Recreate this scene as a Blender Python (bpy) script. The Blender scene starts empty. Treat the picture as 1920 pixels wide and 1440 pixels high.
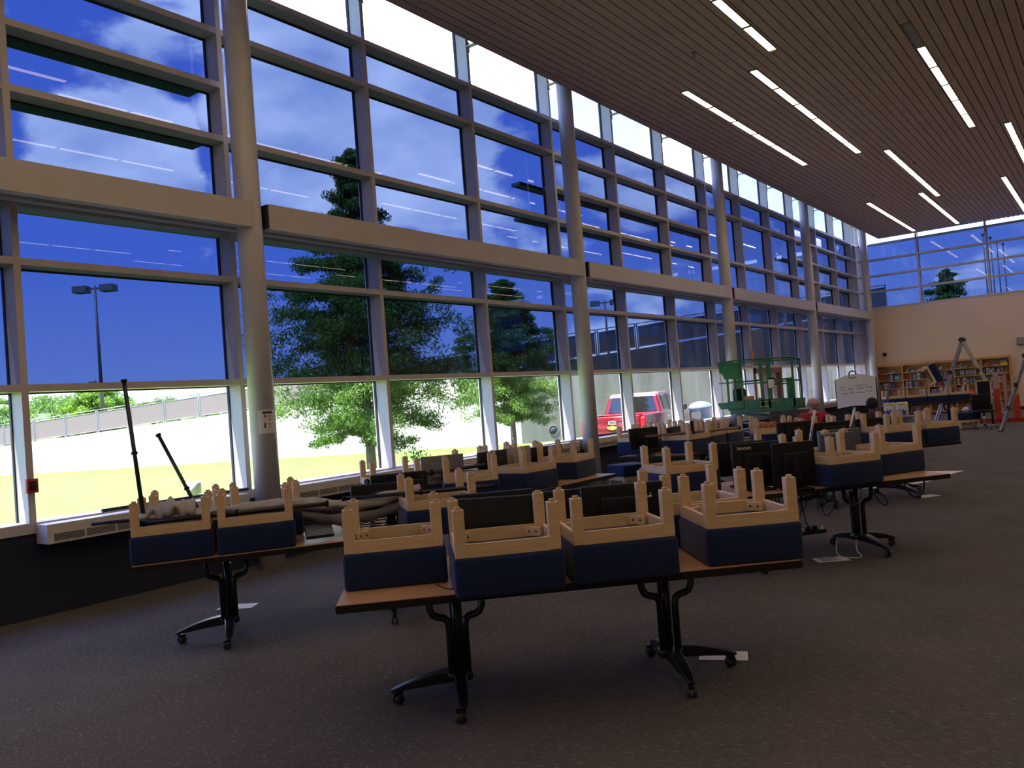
import bpy, bmesh, math, random
from mathutils import Vector, Matrix, Euler
rnd = random.Random(7)
sc = bpy.context.scene
COL = bpy.data.collections.new('scene'); sc.collection.children.link(COL)
PI = math.pi

# ------------------------------------------------------------------ materials
MATS = {}
def newmat(name):
    m = bpy.data.materials.new(name); m.use_nodes = True
    nt = m.node_tree; nt.nodes.clear()
    return m, nt, nt.nodes, nt.links
def mat(name, col, rough=.6, metal=0, spec=.5, noise=0, nscale=20, col2=None, bump=0, bscale=60, stretch=(1,1,1), sheen=0, coat=0, coords='Object', transl=0):
    m, nt, N, L = newmat(name)
    out = N.new('ShaderNodeOutputMaterial'); b = N.new('ShaderNodeBsdfPrincipled')
    b.inputs['Base Color'].default_value = (*col, 1); b.inputs['Roughness'].default_value = rough
    b.inputs['Metallic'].default_value = metal; b.inputs['Specular IOR Level'].default_value = spec
    if coat: b.inputs['Coat Weight'].default_value = coat; b.inputs['Coat Roughness'].default_value = .08
    if sheen: b.inputs['Sheen Weight'].default_value = sheen
    L.new(b.outputs[0], out.inputs[0])
    if noise or bump:
        tc = N.new('ShaderNodeTexCoord'); mp = N.new('ShaderNodeMapping'); mp.inputs['Scale'].default_value = stretch
        L.new(tc.outputs[coords], mp.inputs[0])
    if noise:
        n = N.new('ShaderNodeTexNoise'); n.inputs['Scale'].default_value = nscale; n.inputs['Detail'].default_value = 5
        L.new(mp.outputs[0], n.inputs[0])
        mx = N.new('ShaderNodeMix'); mx.data_type = 'RGBA'
        c2 = col2 if col2 else tuple(c*(1-noise) for c in col)
        mx.inputs['A'].default_value = (*col, 1); mx.inputs['B'].default_value = (*c2, 1)
        mr = N.new('ShaderNodeMapRange'); mr.inputs[1].default_value = .35; mr.inputs[2].default_value = .68
        L.new(n.outputs[0], mr.inputs[0]); L.new(mr.outputs[0], mx.inputs['Factor']); L.new(mx.outputs['Result'], b.inputs['Base Color'])
    if bump:
        n2 = N.new('ShaderNodeTexNoise'); n2.inputs['Scale'].default_value = bscale; n2.inputs['Detail'].default_value = 4
        L.new(mp.outputs[0], n2.inputs[0])
        bp = N.new('ShaderNodeBump'); bp.inputs['Strength'].default_value = bump; bp.inputs['Distance'].default_value = .01
        L.new(n2.outputs[0], bp.inputs['Height']); L.new(bp.outputs[0], b.inputs['Normal'])
    if transl:
        t = N.new('ShaderNodeBsdfTranslucent'); t.inputs[0].default_value = (col[0]*1.5, col[1]*1.5, col[2]*.7, 1)
        ms = N.new('ShaderNodeMixShader'); ms.inputs[0].default_value = transl
        L.new(b.outputs[0], ms.inputs[1]); L.new(t.outputs[0], ms.inputs[2]); L.new(ms.outputs[0], out.inputs[0])
    MATS[name] = m
    return m
def emit(name, col, s):
    m, nt, N, L = newmat(name)
    out = N.new('ShaderNodeOutputMaterial'); e = N.new('ShaderNodeEmission')
    e.inputs[0].default_value = (*col, 1); e.inputs[1].default_value = s
    L.new(e.outputs[0], out.inputs[0]); MATS[name] = m; return m
def glass(name, tint, refl=1.0, base=.05):
    """architectural sheet: tinted straight-through light plus a mirror reflection growing at grazing angles"""
    m, nt, N, L = newmat(name)
    out = N.new('ShaderNodeOutputMaterial'); tr = N.new('ShaderNodeBsdfTransparent'); gl = N.new('ShaderNodeBsdfGlossy')
    tr.inputs[0].default_value = (*tint, 1); gl.inputs['Roughness'].default_value = 0.0
    g = N.new('ShaderNodeNewGeometry'); d = N.new('ShaderNodeVectorMath'); d.operation = 'DOT_PRODUCT'
    L.new(g.outputs['Normal'], d.inputs[0]); L.new(g.outputs['Incoming'], d.inputs[1])
    a = N.new('ShaderNodeMath'); a.operation = 'ABSOLUTE'; L.new(d.outputs['Value'], a.inputs[0])
    s = N.new('ShaderNodeMath'); s.operation = 'SUBTRACT'; s.inputs[0].default_value = 1; L.new(a.outputs[0], s.inputs[1])
    p = N.new('ShaderNodeMath'); p.operation = 'POWER'; p.inputs[1].default_value = 5; L.new(s.outputs[0], p.inputs[0])
    mu = N.new('ShaderNodeMath'); mu.operation = 'MULTIPLY_ADD'; mu.inputs[1].default_value = refl*.9; mu.inputs[2].default_value = base
    mu.use_clamp = True; L.new(p.outputs[0], mu.inputs[0])
    ms = N.new('ShaderNodeMixShader'); L.new(mu.outputs[0], ms.inputs[0]); L.new(tr.outputs[0], ms.inputs[1]); L.new(gl.outputs[0], ms.inputs[2])
    L.new(ms.outputs[0], out.inputs[0]); MATS[name] = m; return m

M = MATS
mat('paint_white', (.56,.52,.50), .45, noise=.06, nscale=3)
mat('column_paint', (.62,.60,.585), .35, noise=.05, nscale=2)
mat('wall_beige', (.74,.60,.50), .8, noise=.05, nscale=1.2)
mat('wall_navy', (.012,.019,.045), .75, noise=.2, nscale=4)
mat('gasket', (.01,.012,.02), .6)
mat('blade_metal', (.05,.055,.075), .6)
mat('hvac_metal', (.62,.59,.54), .4, noise=.04, nscale=6)
mat('hvac_slot', (.05,.045,.04), .6)
mat('wood_slat', (.60,.41,.34), .55, noise=.25, nscale=3, stretch=(6,.4,6), col2=(.50,.335,.27))
mat('plenum_black', (.012,.01,.01), .9)
mat('light_frame', (.25,.2,.15), .5)
emit('lamp_warm', (1.0,.74,.48), 11)
mat('lamp_off', (.3,.3,.3), .5)
mat('fabric_blue', (.0145,.031,.100), .95, noise=.35, nscale=160, bump=.25, bscale=300, spec=.15, sheen=.15)
mat('maple', (.72,.53,.32), .5, noise=.2, nscale=7, stretch=(1,1,8), col2=(.64,.45,.25))
mat('maple_x', (.72,.53,.32), .5, noise=.2, nscale=7, stretch=(1,8,8), col2=(.64,.45,.25))
mat('hole_dark', (.02,.012,.008), .9)
mat('glide', (.42,.34,.25), .5)
mat('laminate', (.50,.285,.155), .35, noise=.12, nscale=60, stretch=(1,14,1))
mat('edge_black', (.009,.009,.010), .6, spec=.3)
mat('metal_dark', (.05,.05,.055), .28, metal=.85)
mat('chrome', (.55,.56,.6), .18, metal=1)
mat('caster', (.025,.025,.027), .4)
mat('plastic_black', (.008,.009,.012), .5, spec=.25)
mat('plastic_matte', (.009,.009,.011), .7, spec=.2)
mat('screen', (.015,.02,.022), .12)
mat('plastic_grey', (.16,.17,.18), .5)
mat('plastic_mauve', (.32,.27,.26), .5)
mat('keys', (.20,.26,.34), .5)
mat('plastic_slate', (.07,.09,.12), .4)
mat('text_white', (.75,.75,.78), .5)
mat('silver', (.6,.6,.62), .3, metal=.6)
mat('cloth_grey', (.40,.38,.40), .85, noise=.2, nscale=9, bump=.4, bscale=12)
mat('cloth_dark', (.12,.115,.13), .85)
mat('pole_black', (.012,.012,.014), .38)
mat('cable', (.012,.012,.013), .5)
mat('cable_tan', (.22,.16,.10), .6)
mat('cable_white', (.6,.58,.54), .5)
mat('paper', (.75,.74,.72), .8)
mat('paper_ink', (.05,.05,.055), .8)
mat('paper_red', (.55,.04,.035), .7)
mat('alarm_red', (.42,.045,.03), .45)
mat('lift_green', (.014,.17,.040), .4, noise=.3, nscale=8, col2=(.010,.11,.028))
mat('lift_text', (.55,.30,.03), .5)
mat('steel', (.20,.20,.21), .4, metal=.7)
mat('orange_sign', (.80,.16,.02), .5)
mat('board_white', (.80,.72,.66), .35)
mat('marker', (.10,.085,.09), .7)
mat('shirt_red', (.36,.018,.028), .9)
mat('skin_light', (.60,.28,.19), .55)
mat('hair_grey', (.35,.29,.25), .8, noise=.3, nscale=60)
mat('skin_brown', (.10,.05,.032), .55)
mat('hair_black', (.01,.009,.009), .75, bump=.6, bscale=80)
mat('shirt_brown', (.045,.024,.022), .9)
mat('trousers', (.02,.022,.03), .9)
mat('shelf_wood', (.66,.37,.14), .5, noise=.2, nscale=5, stretch=(1,1,5))
mat('aluminium', (.40,.39,.38), .5, metal=.25, noise=.35, nscale=14)
mat('ladder_black', (.02,.02,.02), .6)
mat('orange_paint', (.62,.09,.02), .5, noise=.3, nscale=6, col2=(.42,.03,.015))
mat('dolly_red', (.40,.022,.014), .45)
mat('dolly_pink', (.52,.30,.24), .5)
mat('pack_white', (.75,.72,.66), .5)
mat('pack_blue', (.02,.06,.35), .5)
mat('pack_yellow', (.70,.50,.04), .5)
mat('bin_bluegrey', (.10,.15,.20), .5)
mat('crate_brown', (.09,.062,.05), .8, noise=.3, nscale=5)
mat('chair_orange', (.48,.15,.03), .9)
mat('chair_cream', (.60,.40,.22), .9)
mat('door_brown', (.22,.13,.10), .5)
# carpet with short light flecks running across it
def carpet():
    m, nt, N, L = newmat('carpet')
    out = N.new('ShaderNodeOutputMaterial'); b = N.new('ShaderNodeBsdfPrincipled'); b.inputs['Roughness'].default_value = .95
    b.inputs['Specular IOR Level'].default_value = .12
    tc = N.new('ShaderNodeTexCoord')
    def noise(scale, rot, st, lo, hi):
        mp = N.new('ShaderNodeMapping'); mp.inputs['Rotation'].default_value = (0,0,rot); mp.inputs['Scale'].default_value = st
        L.new(tc.outputs['Object'], mp.inputs[0]); n = N.new('ShaderNodeTexNoise'); n.inputs['Scale'].default_value = scale; n.inputs['Detail'].default_value = 3
        L.new(mp.outputs[0], n.inputs[0]); r = N.new('ShaderNodeMapRange'); r.inputs[1].default_value = lo; r.inputs[2].default_value = hi
        L.new(n.outputs[0], r.inputs[0]); return r.outputs[0]
    base = noise(1.3, 0, (1,1,1), .3, .7); fleck = noise(190, -.62, (.10,1,1), .60, .72); grain = noise(260, .4, (1,1,1), .3, .7)
    m1 = N.new('ShaderNodeMix'); m1.data_type = 'RGBA'; m1.inputs['A'].default_value = (.165,.149,.147,1); m1.inputs['B'].default_value = (.125,.114,.113,1)
    L.new(base, m1.inputs['Factor'])
    m2 = N.new('ShaderNodeMix'); m2.data_type = 'RGBA'; m2.blend_type = 'MULTIPLY'; m2.inputs['Factor'].default_value = .55
    L.new(m1.outputs['Result'], m2.inputs['A']); 
    cr = N.new('ShaderNodeCombineColor'); [L.new(grain, cr.inputs[i]) for i in range(3)]; L.new(cr.outputs[0], m2.inputs['B'])
    m3 = N.new('ShaderNodeMix'); m3.data_type = 'RGBA'; m3.inputs['B'].default_value = (.55,.50,.48,1)
    ml = N.new('ShaderNodeMath'); ml.operation = 'MULTIPLY'; ml.inputs[1].default_value = .65; L.new(fleck, ml.inputs[0])
    L.new(ml.outputs[0], m3.inputs['Factor']); L.new(m2.outputs['Result'], m3.inputs['A']); L.new(m3.outputs['Result'], b.inputs['Base Color'])
    bp = N.new('ShaderNodeBump'); bp.inputs['Strength'].default_value = .35; bp.inputs['Distance'].default_value = .004
    L.new(grain, bp.inputs['Height']); L.new(bp.outputs[0], b.inputs['Normal'])
    L.new(b.outputs[0], out.inputs[0]); MATS['carpet'] = m
carpet()
glass('glass_clear', (.97,.98,.97), base=.03)
glass('glass_film', (.190,.245,.352), base=.032, refl=1.1)

# ------------------------------------------------------------------ mesh builder
class MB:
    def __init__(s): s.v = []; s.f = []; s.mi = []; s.sm = []; s.mats = []; s.cur = 0; s.smooth = False
    def m(s, name):
        if name not in s.mats: s.mats.append(name)
        s.cur = s.mats.index(name); return s
    def add(s, vs, fs, smooth=None):
        o = len(s.v); s.v += [tuple(x) for x in vs]
        for f in fs: s.f.append(tuple(i+o for i in f)); s.mi.append(s.cur); s.sm.append(s.smooth if smooth is None else smooth)
        return s
    def box(s, c, d, rot=None):
        x, y, z = d[0]/2, d[1]/2, d[2]/2
        vs = [Vector((a*x, b*y, e*z)) for a in (-1,1) for b in (-1,1) for e in (-1,1)]
        if rot is not None:
            R = rot if isinstance(rot, Matrix) else Euler(rot).to_matrix()
            vs = [R @ v for v in vs]
        c = Vector(c)
        return s.add([v+c for v in vs], [(0,1,3,2),(4,6,7,5),(0,4,5,1),(2,3,7,6),(0,2,6,4),(1,5,7,3)], False)
    def mm(s, a, b):
        return s.box([(a[i]+b[i])/2 for i in range(3)], [abs(b[i]-a[i]) for i in range(3)])
    def rbox(s, c, d, r=.01, seg=2, rot=None):
        bm = bmesh.new(); bmesh.ops.create_cube(bm, size=1)
        for v in bm.verts: v.co = Vector((v.co.x*d[0], v.co.y*d[1], v.co.z*d[2]))
        bmesh.ops.bevel(bm, geom=bm.edges[:], offset=r, segments=seg, profile=.5, affect='EDGES')
        R = Matrix.Identity(3) if rot is None else (rot if isinstance(rot, Matrix) else Euler(rot).to_matrix())
        c = Vector(c); vs = [R @ v.co + c for v in bm.verts]; bm.verts.index_update()
        fs = [[v.index for v in f.verts] for f in bm.faces]; bm.free()
        return s.add(vs, fs, True if seg > 1 else False)
    def tube(s, pts, r, n=10, cap=True, smooth=True):
        pts = [Vector(p) for p in pts]; k = len(pts); rs = r if isinstance(r, (list, tuple)) else [r]*k
        vs = []; up = None
        for i, p in enumerate(pts):
            t = (pts[min(i+1, k-1)] - pts[max(i-1, 0)]).normalized()
            if up is None: up = Vector((0,0,1)) if abs(t.z) < .9 else Vector((1,0,0))
            a = t.cross(up).normalized(); b = a.cross(t).normalized(); up = b
            vs += [p + (a*math.cos(2*PI*j/n) + b*math.sin(2*PI*j/n))*rs[i] for j in range(n)]
        fs = [(i*n+j, i*n+(j+1)%n, (i+1)*n+(j+1)%n, (i+1)*n+j) for i in range(k-1) for j in range(n)]
        s.add(vs, fs, smooth)
        if cap:
            o = len(s.v)-len(vs)
            s.f.append(tuple(o+j for j in reversed(range(n)))); s.mi.append(s.cur); s.sm.append(False)
            s.f.append(tuple(o+(k-1)*n+j for j in range(n))); s.mi.append(s.cur); s.sm.append(False)
        return s
    def lathe(s, prof, n=24, c=(0,0,0), axis='z', smooth=True):
        vs = []
        for r, z in prof:
            for j in range(n):
                x, y = r*math.cos(2*PI*j/n), r*math.sin(2*PI*j/n)
                p = (x,y,z) if axis == 'z' else ((z,x,y) if axis == 'x' else (x,z,y))
                vs.append((p[0]+c[0], p[1]+c[1], p[2]+c[2]))
        k = len(prof)
        fs = [(i*n+j, i*n+(j+1)%n, (i+1)*n+(j+1)%n, (i+1)*n+j) for i in range(k-1) for j in range(n)]
        fs += [tuple(reversed(range(n))), tuple((k-1)*n+j for j in range(n))]
        return s.add(vs, fs, smooth)
    def prism(s, poly, z0, z1, tf=None):
        """polygon (x,y) extruded z0..z1, then optional transform function"""
        n = len(poly); vs = [Vector((x,y,z0)) for x,y in poly] + [Vector((x,y,z1)) for x,y in poly]
        if tf: vs = [tf(v) for v in vs]
        return s.add(vs, [tuple(reversed(range(n))), tuple(range(n,2*n))] + [(i,(i+1)%n,(i+1)%n+n,i+n) for i in range(n)], False)
    def build(s, name, material=None, parent=None, kind=None, bevel=0):
        me = bpy.data.meshes.new(name); me.from_pydata(s.v, [], s.f); me.update()
        names = s.mats if s.mats else [material]
        for n_ in names: me.materials.append(MATS[n_ if n_ else material])
        if s.mats: me.polygons.foreach_set('material_index', s.mi)
        me.polygons.foreach_set('use_smooth', s.sm)
        bm = bmesh.new(); bm.from_mesh(me); bmesh.ops.recalc_face_normals(bm, faces=bm.faces); bm.to_mesh(me); bm.free()
        o = bpy.data.objects.new(name, me); COL.objects.link(o)
        if parent: o.parent = parent
        if kind: o['kind'] = kind
        if bevel:
            md = o.modifiers.new('bevel', 'BEVEL'); md.width = bevel; md.segments = 2; md.limit_method = 'ANGLE'
        return o
def tag(o, label=None, cat=None, group=None, kind=None):
    if label: o['label'] = label
    if cat: o['category'] = cat
    if group: o['group'] = group
    if kind: o['kind'] = kind
    return o
def thing(name, label, cat, loc=(0,0,0), rz=0, group=None):
    o = bpy.data.objects.new(name, None); COL.objects.link(o); o.location = loc; o.rotation_euler = (0,0,rz)
    o.empty_display_size = .1
    return tag(o, label, cat, group)
def dup(root, loc, rz=0, label=None, group=None, rot=None):
    r = root.copy(); COL.objects.link(r); r.location = loc; r.rotation_euler = rot if rot else (0,0,rz)
    if label: r['label'] = label
    if group: r['group'] = group
    elif 'group' in r and group is None and label: del r['group']
    for ch in root.children:
        c = ch.copy(); COL.objects.link(c); c.parent = r
        for g in ch.children:
            d = g.copy(); COL.objects.link(d); d.parent = c
    return r
R = math.radians
def lettering(name, body, size, m, parent, loc, rot, ext=.002, align='LEFT'):
    fc = bpy.data.curves.new('t', 'FONT'); fc.body = body; fc.size = size; fc.extrude = ext; fc.align_x = align
    to = bpy.data.objects.new('t', fc); COL.objects.link(to); dg = bpy.context.evaluated_depsgraph_get(); dg.update()
    me = bpy.data.meshes.new_from_object(to.evaluated_get(dg)); bpy.data.objects.remove(to)
    me.materials.clear(); me.materials.append(MATS[m])
    o = bpy.data.objects.new(name, me); COL.objects.link(o); o.parent = parent; o.location = loc; o.rotation_euler = rot
    return o

# ------------------------------------------------------------------ camera
cam = bpy.data.cameras.new('camera'); cam.sensor_width = 36; cam.lens = 36*1550/1920; cam.clip_end = 600
co = bpy.data.objects.new('camera', cam); COL.objects.link(co)
r_ = Vector((0.80192,0.59260,-0.075796)); u_ = Vector((0.074222,0.027065,0.996874)); f_ = Vector((-0.592803,0.805039,0.022280))
mw = Matrix(((r_.x,u_.x,-f_.x,0),(r_.y,u_.y,-f_.y,0),(r_.z,u_.z,-f_.z,1.7),(0,0,0,1)))
co.matrix_world = mw; sc.camera = co

# ------------------------------------------------------------------ sky
w = bpy.data.worlds.new('sky'); sc.world = w; w.use_nodes = True
nt = w.node_tree; N = nt.nodes; L = nt.links; N.clear()
out = N.new('ShaderNodeOutputWorld'); bg = N.new('ShaderNodeBackground'); L.new(bg.outputs[0], out.inputs[0])
tc = N.new('ShaderNodeTexCoord'); sep = N.new('ShaderNodeSeparateXYZ'); L.new(tc.outputs['Generated'], sep.inputs[0])
ramp = N.new('ShaderNodeValToRGB'); L.new(sep.outputs[2], ramp.inputs[0])
cr = ramp.color_ramp; cr.elements[0].position = 0.0; cr.elements[0].color = (.44,.50,.74,1); cr.elements[1].position = .18; cr.elements[1].color = (.20,.30,.76,1)
e = cr.elements.new(.5); e.color = (.15,.25,.73,1)
def mth(op, a, b=None, c=None, clamp=False):
    n = N.new('ShaderNodeMath'); n.operation = op; n.use_clamp = clamp
    for i, x in enumerate((a, b, c)):
        if x is None: continue
        if isinstance(x, (int, float)): n.inputs[i].default_value = x
        else: L.new(x, n.inputs[i])
    return n.outputs[0]
lobes = [((-.68,.635,.345),.975,.62),((-.62,.69,.36),.975,.62),((-.835,.462,.305),.9915,.62),((-.766,.497,.42),.985,.40),((-.60,.735,.31),.975,.45),
         ((-.876,.47,.085),.98,.30),((-.48,.84,.25),.955,.30),((-.629,.649,.45),.95,.62),((-.25,.955,.16),.96,.32),((-.157,.985,.11),.98,.22),((-.45,.80,.42),.93,.55),((-.9,.1,.5),.9,.4),((.2,.9,.5),.85,.45)]
tot = None
for d, lo, amp in lobes:
    dp = N.new('ShaderNodeVectorMath'); dp.operation = 'DOT_PRODUCT'; L.new(tc.outputs['Generated'], dp.inputs[0]); dp.inputs[1].default_value = Vector(d).normalized()
    mr = N.new('ShaderNodeMapRange'); mr.interpolation_type = 'SMOOTHSTEP'; mr.inputs[1].default_value = lo; mr.inputs[2].default_value = 1.0; mr.inputs[4].default_value = amp
    L.new(dp.outputs['Value'], mr.inputs[0]); tot = mr.outputs[0] if tot is None else mth('MAXIMUM', tot, mr.outputs[0])
n1 = N.new('ShaderNodeTexNoise'); n1.inputs['Scale'].default_value = 4.5; n1.inputs['Detail'].default_value = 9; n1.inputs['Roughness'].default_value = .52; n1.inputs['Distortion'].default_value = .25
mp = N.new('ShaderNodeMapping'); mp.inputs['Scale'].default_value = (1,1,1.9); mp.inputs['Location'].default_value = (.3,1.7,.4); L.new(tc.outputs['Generated'], mp.inputs[0]); L.new(mp.outputs[0], n1.inputs[0])
s_ = mth('MULTIPLY_ADD', tot, .62, n1.outputs[0])
mask = N.new('ShaderNodeMapRange'); mask.interpolation_type = 'SMOOTHSTEP'; mask.inputs[1].default_value = .68; mask.inputs[2].default_value = .77; L.new(s_, mask.inputs[0])
n2 = N.new('ShaderNodeTexNoise'); n2.inputs['Scale'].default_value = 7; n2.inputs['Detail'].default_value = 6; L.new(mp.outputs[0], n2.inputs[0])
ccol = N.new('ShaderNodeMix'); ccol.data_type = 'RGBA'; ccol.inputs['A'].default_value = (.75,.75,.90,1); ccol.inputs['B'].default_value = (1.75,1.45,1.30,1)
mr2 = N.new('ShaderNodeMapRange'); mr2.inputs[1].default_value = .35; mr2.inputs[2].default_value = .65; L.new(n2.outputs[0], mr2.inputs[0]); L.new(mr2.outputs[0], ccol.inputs['Factor'])
mx = N.new('ShaderNodeMix'); mx.data_type = 'RGBA'; L.new(mth('MULTIPLY', mask.outputs[0], .85), mx.inputs['Factor']); L.new(ramp.outputs[0], mx.inputs['A']); L.new(ccol.outputs['Result'], mx.inputs['B'])
L.new(mx.outputs['Result'], bg.inputs[0]); bg.inputs[1].default_value = 6.5
sun = bpy.data.lights.new('sun', 'SUN'); sun.energy = 28.0; sun.color = (1,.94,.84); sun.angle = R(.6)
so = bpy.data.objects.new('sun', sun); COL.objects.link(so)
sd = Vector((-.34*.44, -.94*.44, .9)).normalized()   # towards the sun: high, from behind the left
so.rotation_euler = sd.to_track_quat('Z', 'Y').to_euler(); so.location = (-20,-20,40)

# ------------------------------------------------------------------ room shell
XF, XG, YE, ZC, ZR = -8.42, -8.66, 36.4, 7.10, 8.5
YB, XR = -6.3, 10.5
def struct(name, mb, m=None, parent=None, bevel=0): return mb.build(name, m, parent, 'structure', bevel)
struct('floor', MB().mm((-8.5,YB-.1,-.1),(XR+.1,YE+.1,0)), 'carpet')
struct('wall_left', MB().mm((-8.72,YB,-.6),(-8.44,YE,.84)), 'wall_navy')
b = MB().m('wall_beige').mm((-8.1,YE,-.3),(XR,YE+.3,4.42)); struct('wall_end', b)
struct('wall_right', MB().mm((XR,YB,-.3),(XR+.3,YE+.3,ZR)), 'wall_beige')
struct('wall_back', MB().mm((-8.75,YB-.3,-.3),(XR+.3,YB,ZR)), 'wall_beige')
struct('baseboard_end', MB().mm((-8.1,YE-.02,0),(XR,YE,.1)), 'edge_black')
struct('roof', MB().mm((-9.2,YB-.3,ZR),(XR+.3,YE+1.2,ZR+.35)), 'plenum_black')
# slatted wood ceiling: boards running the length of the room, dark gaps between
b = MB(); b.m('plenum_black').mm((-7.36,YB,ZC+.03),(XR,35.35,ZC+.30)); b.m('wood_slat')
x = -7.39; pitch = .152
while x < XR:
    b.mm((x,YB,ZC),(x+pitch-.016,35.42,ZC+.018)); x += pitch
b.mm((-7.41,YB,ZC+.0),(-7.39,35.42,ZC+.3))
struct('ceiling', b)
b = MB().m('steel')
for y in range(-5, 35, 3):
    for xx in (-6.5,-2,3,8): b.tube([(xx,y,ZC+.3),(xx,y,ZR)], .012, 6)
struct('trim_1', b)

# facade: one window object per bay between columns; mullions, transoms, panes
CY = [6.03+7.3*j for j in range(-1,4)] + [35.75]
MW = .065
ymull = lambda k: 3.5975 + 2.43*k
edges = [-6.3] + CY
ZT = [.87, 2.19, 3.415, 4.0, 5.11, 6.42, 7.06]
wi = 0
for j in range(6):
    wi += 1
    y0 = -6.3 if j == 0 else CY[j-1]; y1 = CY[j]
    if j == 5: y1 = 36.3
    ks = [ymull(k) for k in range(-4, 14) if y0-.05 < ymull(k) < (y1-.05 if j < 5 else 36.2)]
    if j == 5: ks.append(35.85)
    shade = j in (1, 3, 5)
    zt = sorted(ZT + ([5.76] if shade else []))
    fr = MB().m('paint_white')
    fr.mm((XG-.05,y0,.80),(XF,y1,.90))
    for z in zt[1:]:
        if z == 4.0: continue
        fr.mm((XG-.04,y0,z-.035),(XF,y1,z+.035))
    fr.mm((XG-.04,y0,3.95),(XF,y1,4.20))
    fr.mm((XG-.04,y0,ZR-.12),(XF,y1,ZR))
    for y in ks:
        fr.mm((XG-.04,y-MW/2,.9),(XF+.003,y+MW/2,ZR-.1))
        if y > -3: fr.mm((XF-.01,y-.05,7.70),(XF+.22,y+.05,7.715)); fr.mm((XF-.003,y-.05,7.62),(XF+.012,y+.05,7.80))
    root = struct('window_%d' % wi, fr)
    gk = MB().m('gasket')
    for y in ks:
        for z0, z1 in zip([.9]+[z+.035 for z in zt[1:]], [z-.035 for z in zt[1:]]+[ZR-.12]):
            gk.mm((XG-.02,y-MW/2-.012,z0),(XG+.02,y-MW/2,z1)); gk.mm((XG-.02,y+MW/2,z0),(XG+.02,y+MW/2+.012,z1))
    for z in zt[1:]: gk.mm((XG-.02,y0,z-.049),(XG+.02,y1,z-.035))
    gk.build('gasket', None, root)
    ys = [y0] + [y for y in ks if y > y0+.1] + [y1]
    zz = [.9] + [z for z in zt[1:]] + [ZR-.06]
    for a, c in zip(ys[:-1], ys[1:]):
        if c-a < .15: continue
        for zi, (z0, z1) in enumerate(zip(zz[:-1], zz[1:])):
            if j == 4 and zi == 0 and 22.8 < a < 23.3: continue       # the doorway
            MB().mm((XG-.005,a+.01,z0),(XG+.005,c-.01,z1)).build('pane', 'glass_clear' if zi in (0, len(zz)-2) else 'glass_film', root)
    if shade:
        sh = MB().m('blade_metal')
        a, c = y0-.75, y1+.55
        if j == 1: c = y1-.12; a = y0-.5
        if j == 5: c = y1
        for z in (5.75, 5.10):
            sh.mm((XG-.27,a,z-.02),(XG-.06,c,z+.04))
        sh.build('sunshade_blade', None, root)
# end window above the beige wall
wi += 1
fr = MB().m('paint_white'); y0, y1 = YE, YE+.24
xm = [-6.23+2.42*k for k in range(0, 7)]
zt = [5.11, 5.76, 6.42, 7.06]
fr.mm((-8.66,y0-.02,4.38),(XR,y1,4.46)); fr.mm((-8.66,y0,ZR-.12),(XR,y1,ZR)); fr.mm((-8.70,y0,-.3),(-8.40,y1,ZR))
for z in zt: fr.mm((-8.5,y0,z-.035),(XR,y1,z+.035))
for x in xm: fr.mm((x-MW/2,y0-.003,4.42),(x+MW/2,y1,ZR))
root = struct('window_%d' % wi, fr)
gk = MB().m('gasket')
for x in xm:
    for sx in (-1,1): gk.box((x+sx*(MW/2+.006),YE+.2,6.4),(.012,.04,4))
gk.build('gasket', None, root)
xs = [-8.45]+xm+[XR]; zz = [4.44]+zt+[ZR-.06]
for a, c in zip(xs[:-1], xs[1:]):
    for zi, (z0, z1) in enumerate(zip(zz[:-1], zz[1:])):
        MB().mm((a+.01,YE+.195,z0),(c-.01,YE+.205,z1)).build('pane', 'glass_clear' if zi == len(zz)-2 else 'glass_film', root)
# light shelf beams between the columns
ti = 1
for j in range(0, 6):
    ya = (-6.3 if j == 0 else CY[j-1]+.17); yb = CY[j]-.07 if j < 5 else CY[5]-.07
    b = MB().m('paint_white').mm((-8.05,ya,3.95),(-7.92,yb,4.25)); b.mm((-8.42,ya,3.99),(-8.05,yb,4.06)); b.mm((-8.30,ya,3.955),(-8.20,yb,3.99))
    ti += 1; rt = struct('trim_%d' % ti, b)
    if j: MB().mm((-8.04,ya-.03,3.97),(-7.935,ya,4.24)).build('end_bracket', 'gasket', rt)
# end return of the facade beside the last column
ti += 1; struct('trim_%d' % ti, MB().m('paint_white').mm((-8.44,35.9,0),(-8.1,YE,4.4)))

# round columns
places = ['nearest of the five round columns, behind the camera side', 'round white column with a paper notice taped at head height',
          'second round column from the left, where the middle tables begin', 'third round column from the left, rising behind the green lift',
          'slim round column standing behind the man in the red shirt', 'round column in the far corner beside the bookcase']
for j, y in enumerate(CY):
    if j == 0: continue
    t = thing('column', places[j], 'column', (-8.08,y,0))
    MB().lathe([(.147,0),(.147,ZR)], 40).build('shaft', 'column_paint', t)
    MB().lathe([(.20,ZR-.03),(.20,ZR)], 24).build('cap_plate', 'column_paint', t)
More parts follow.
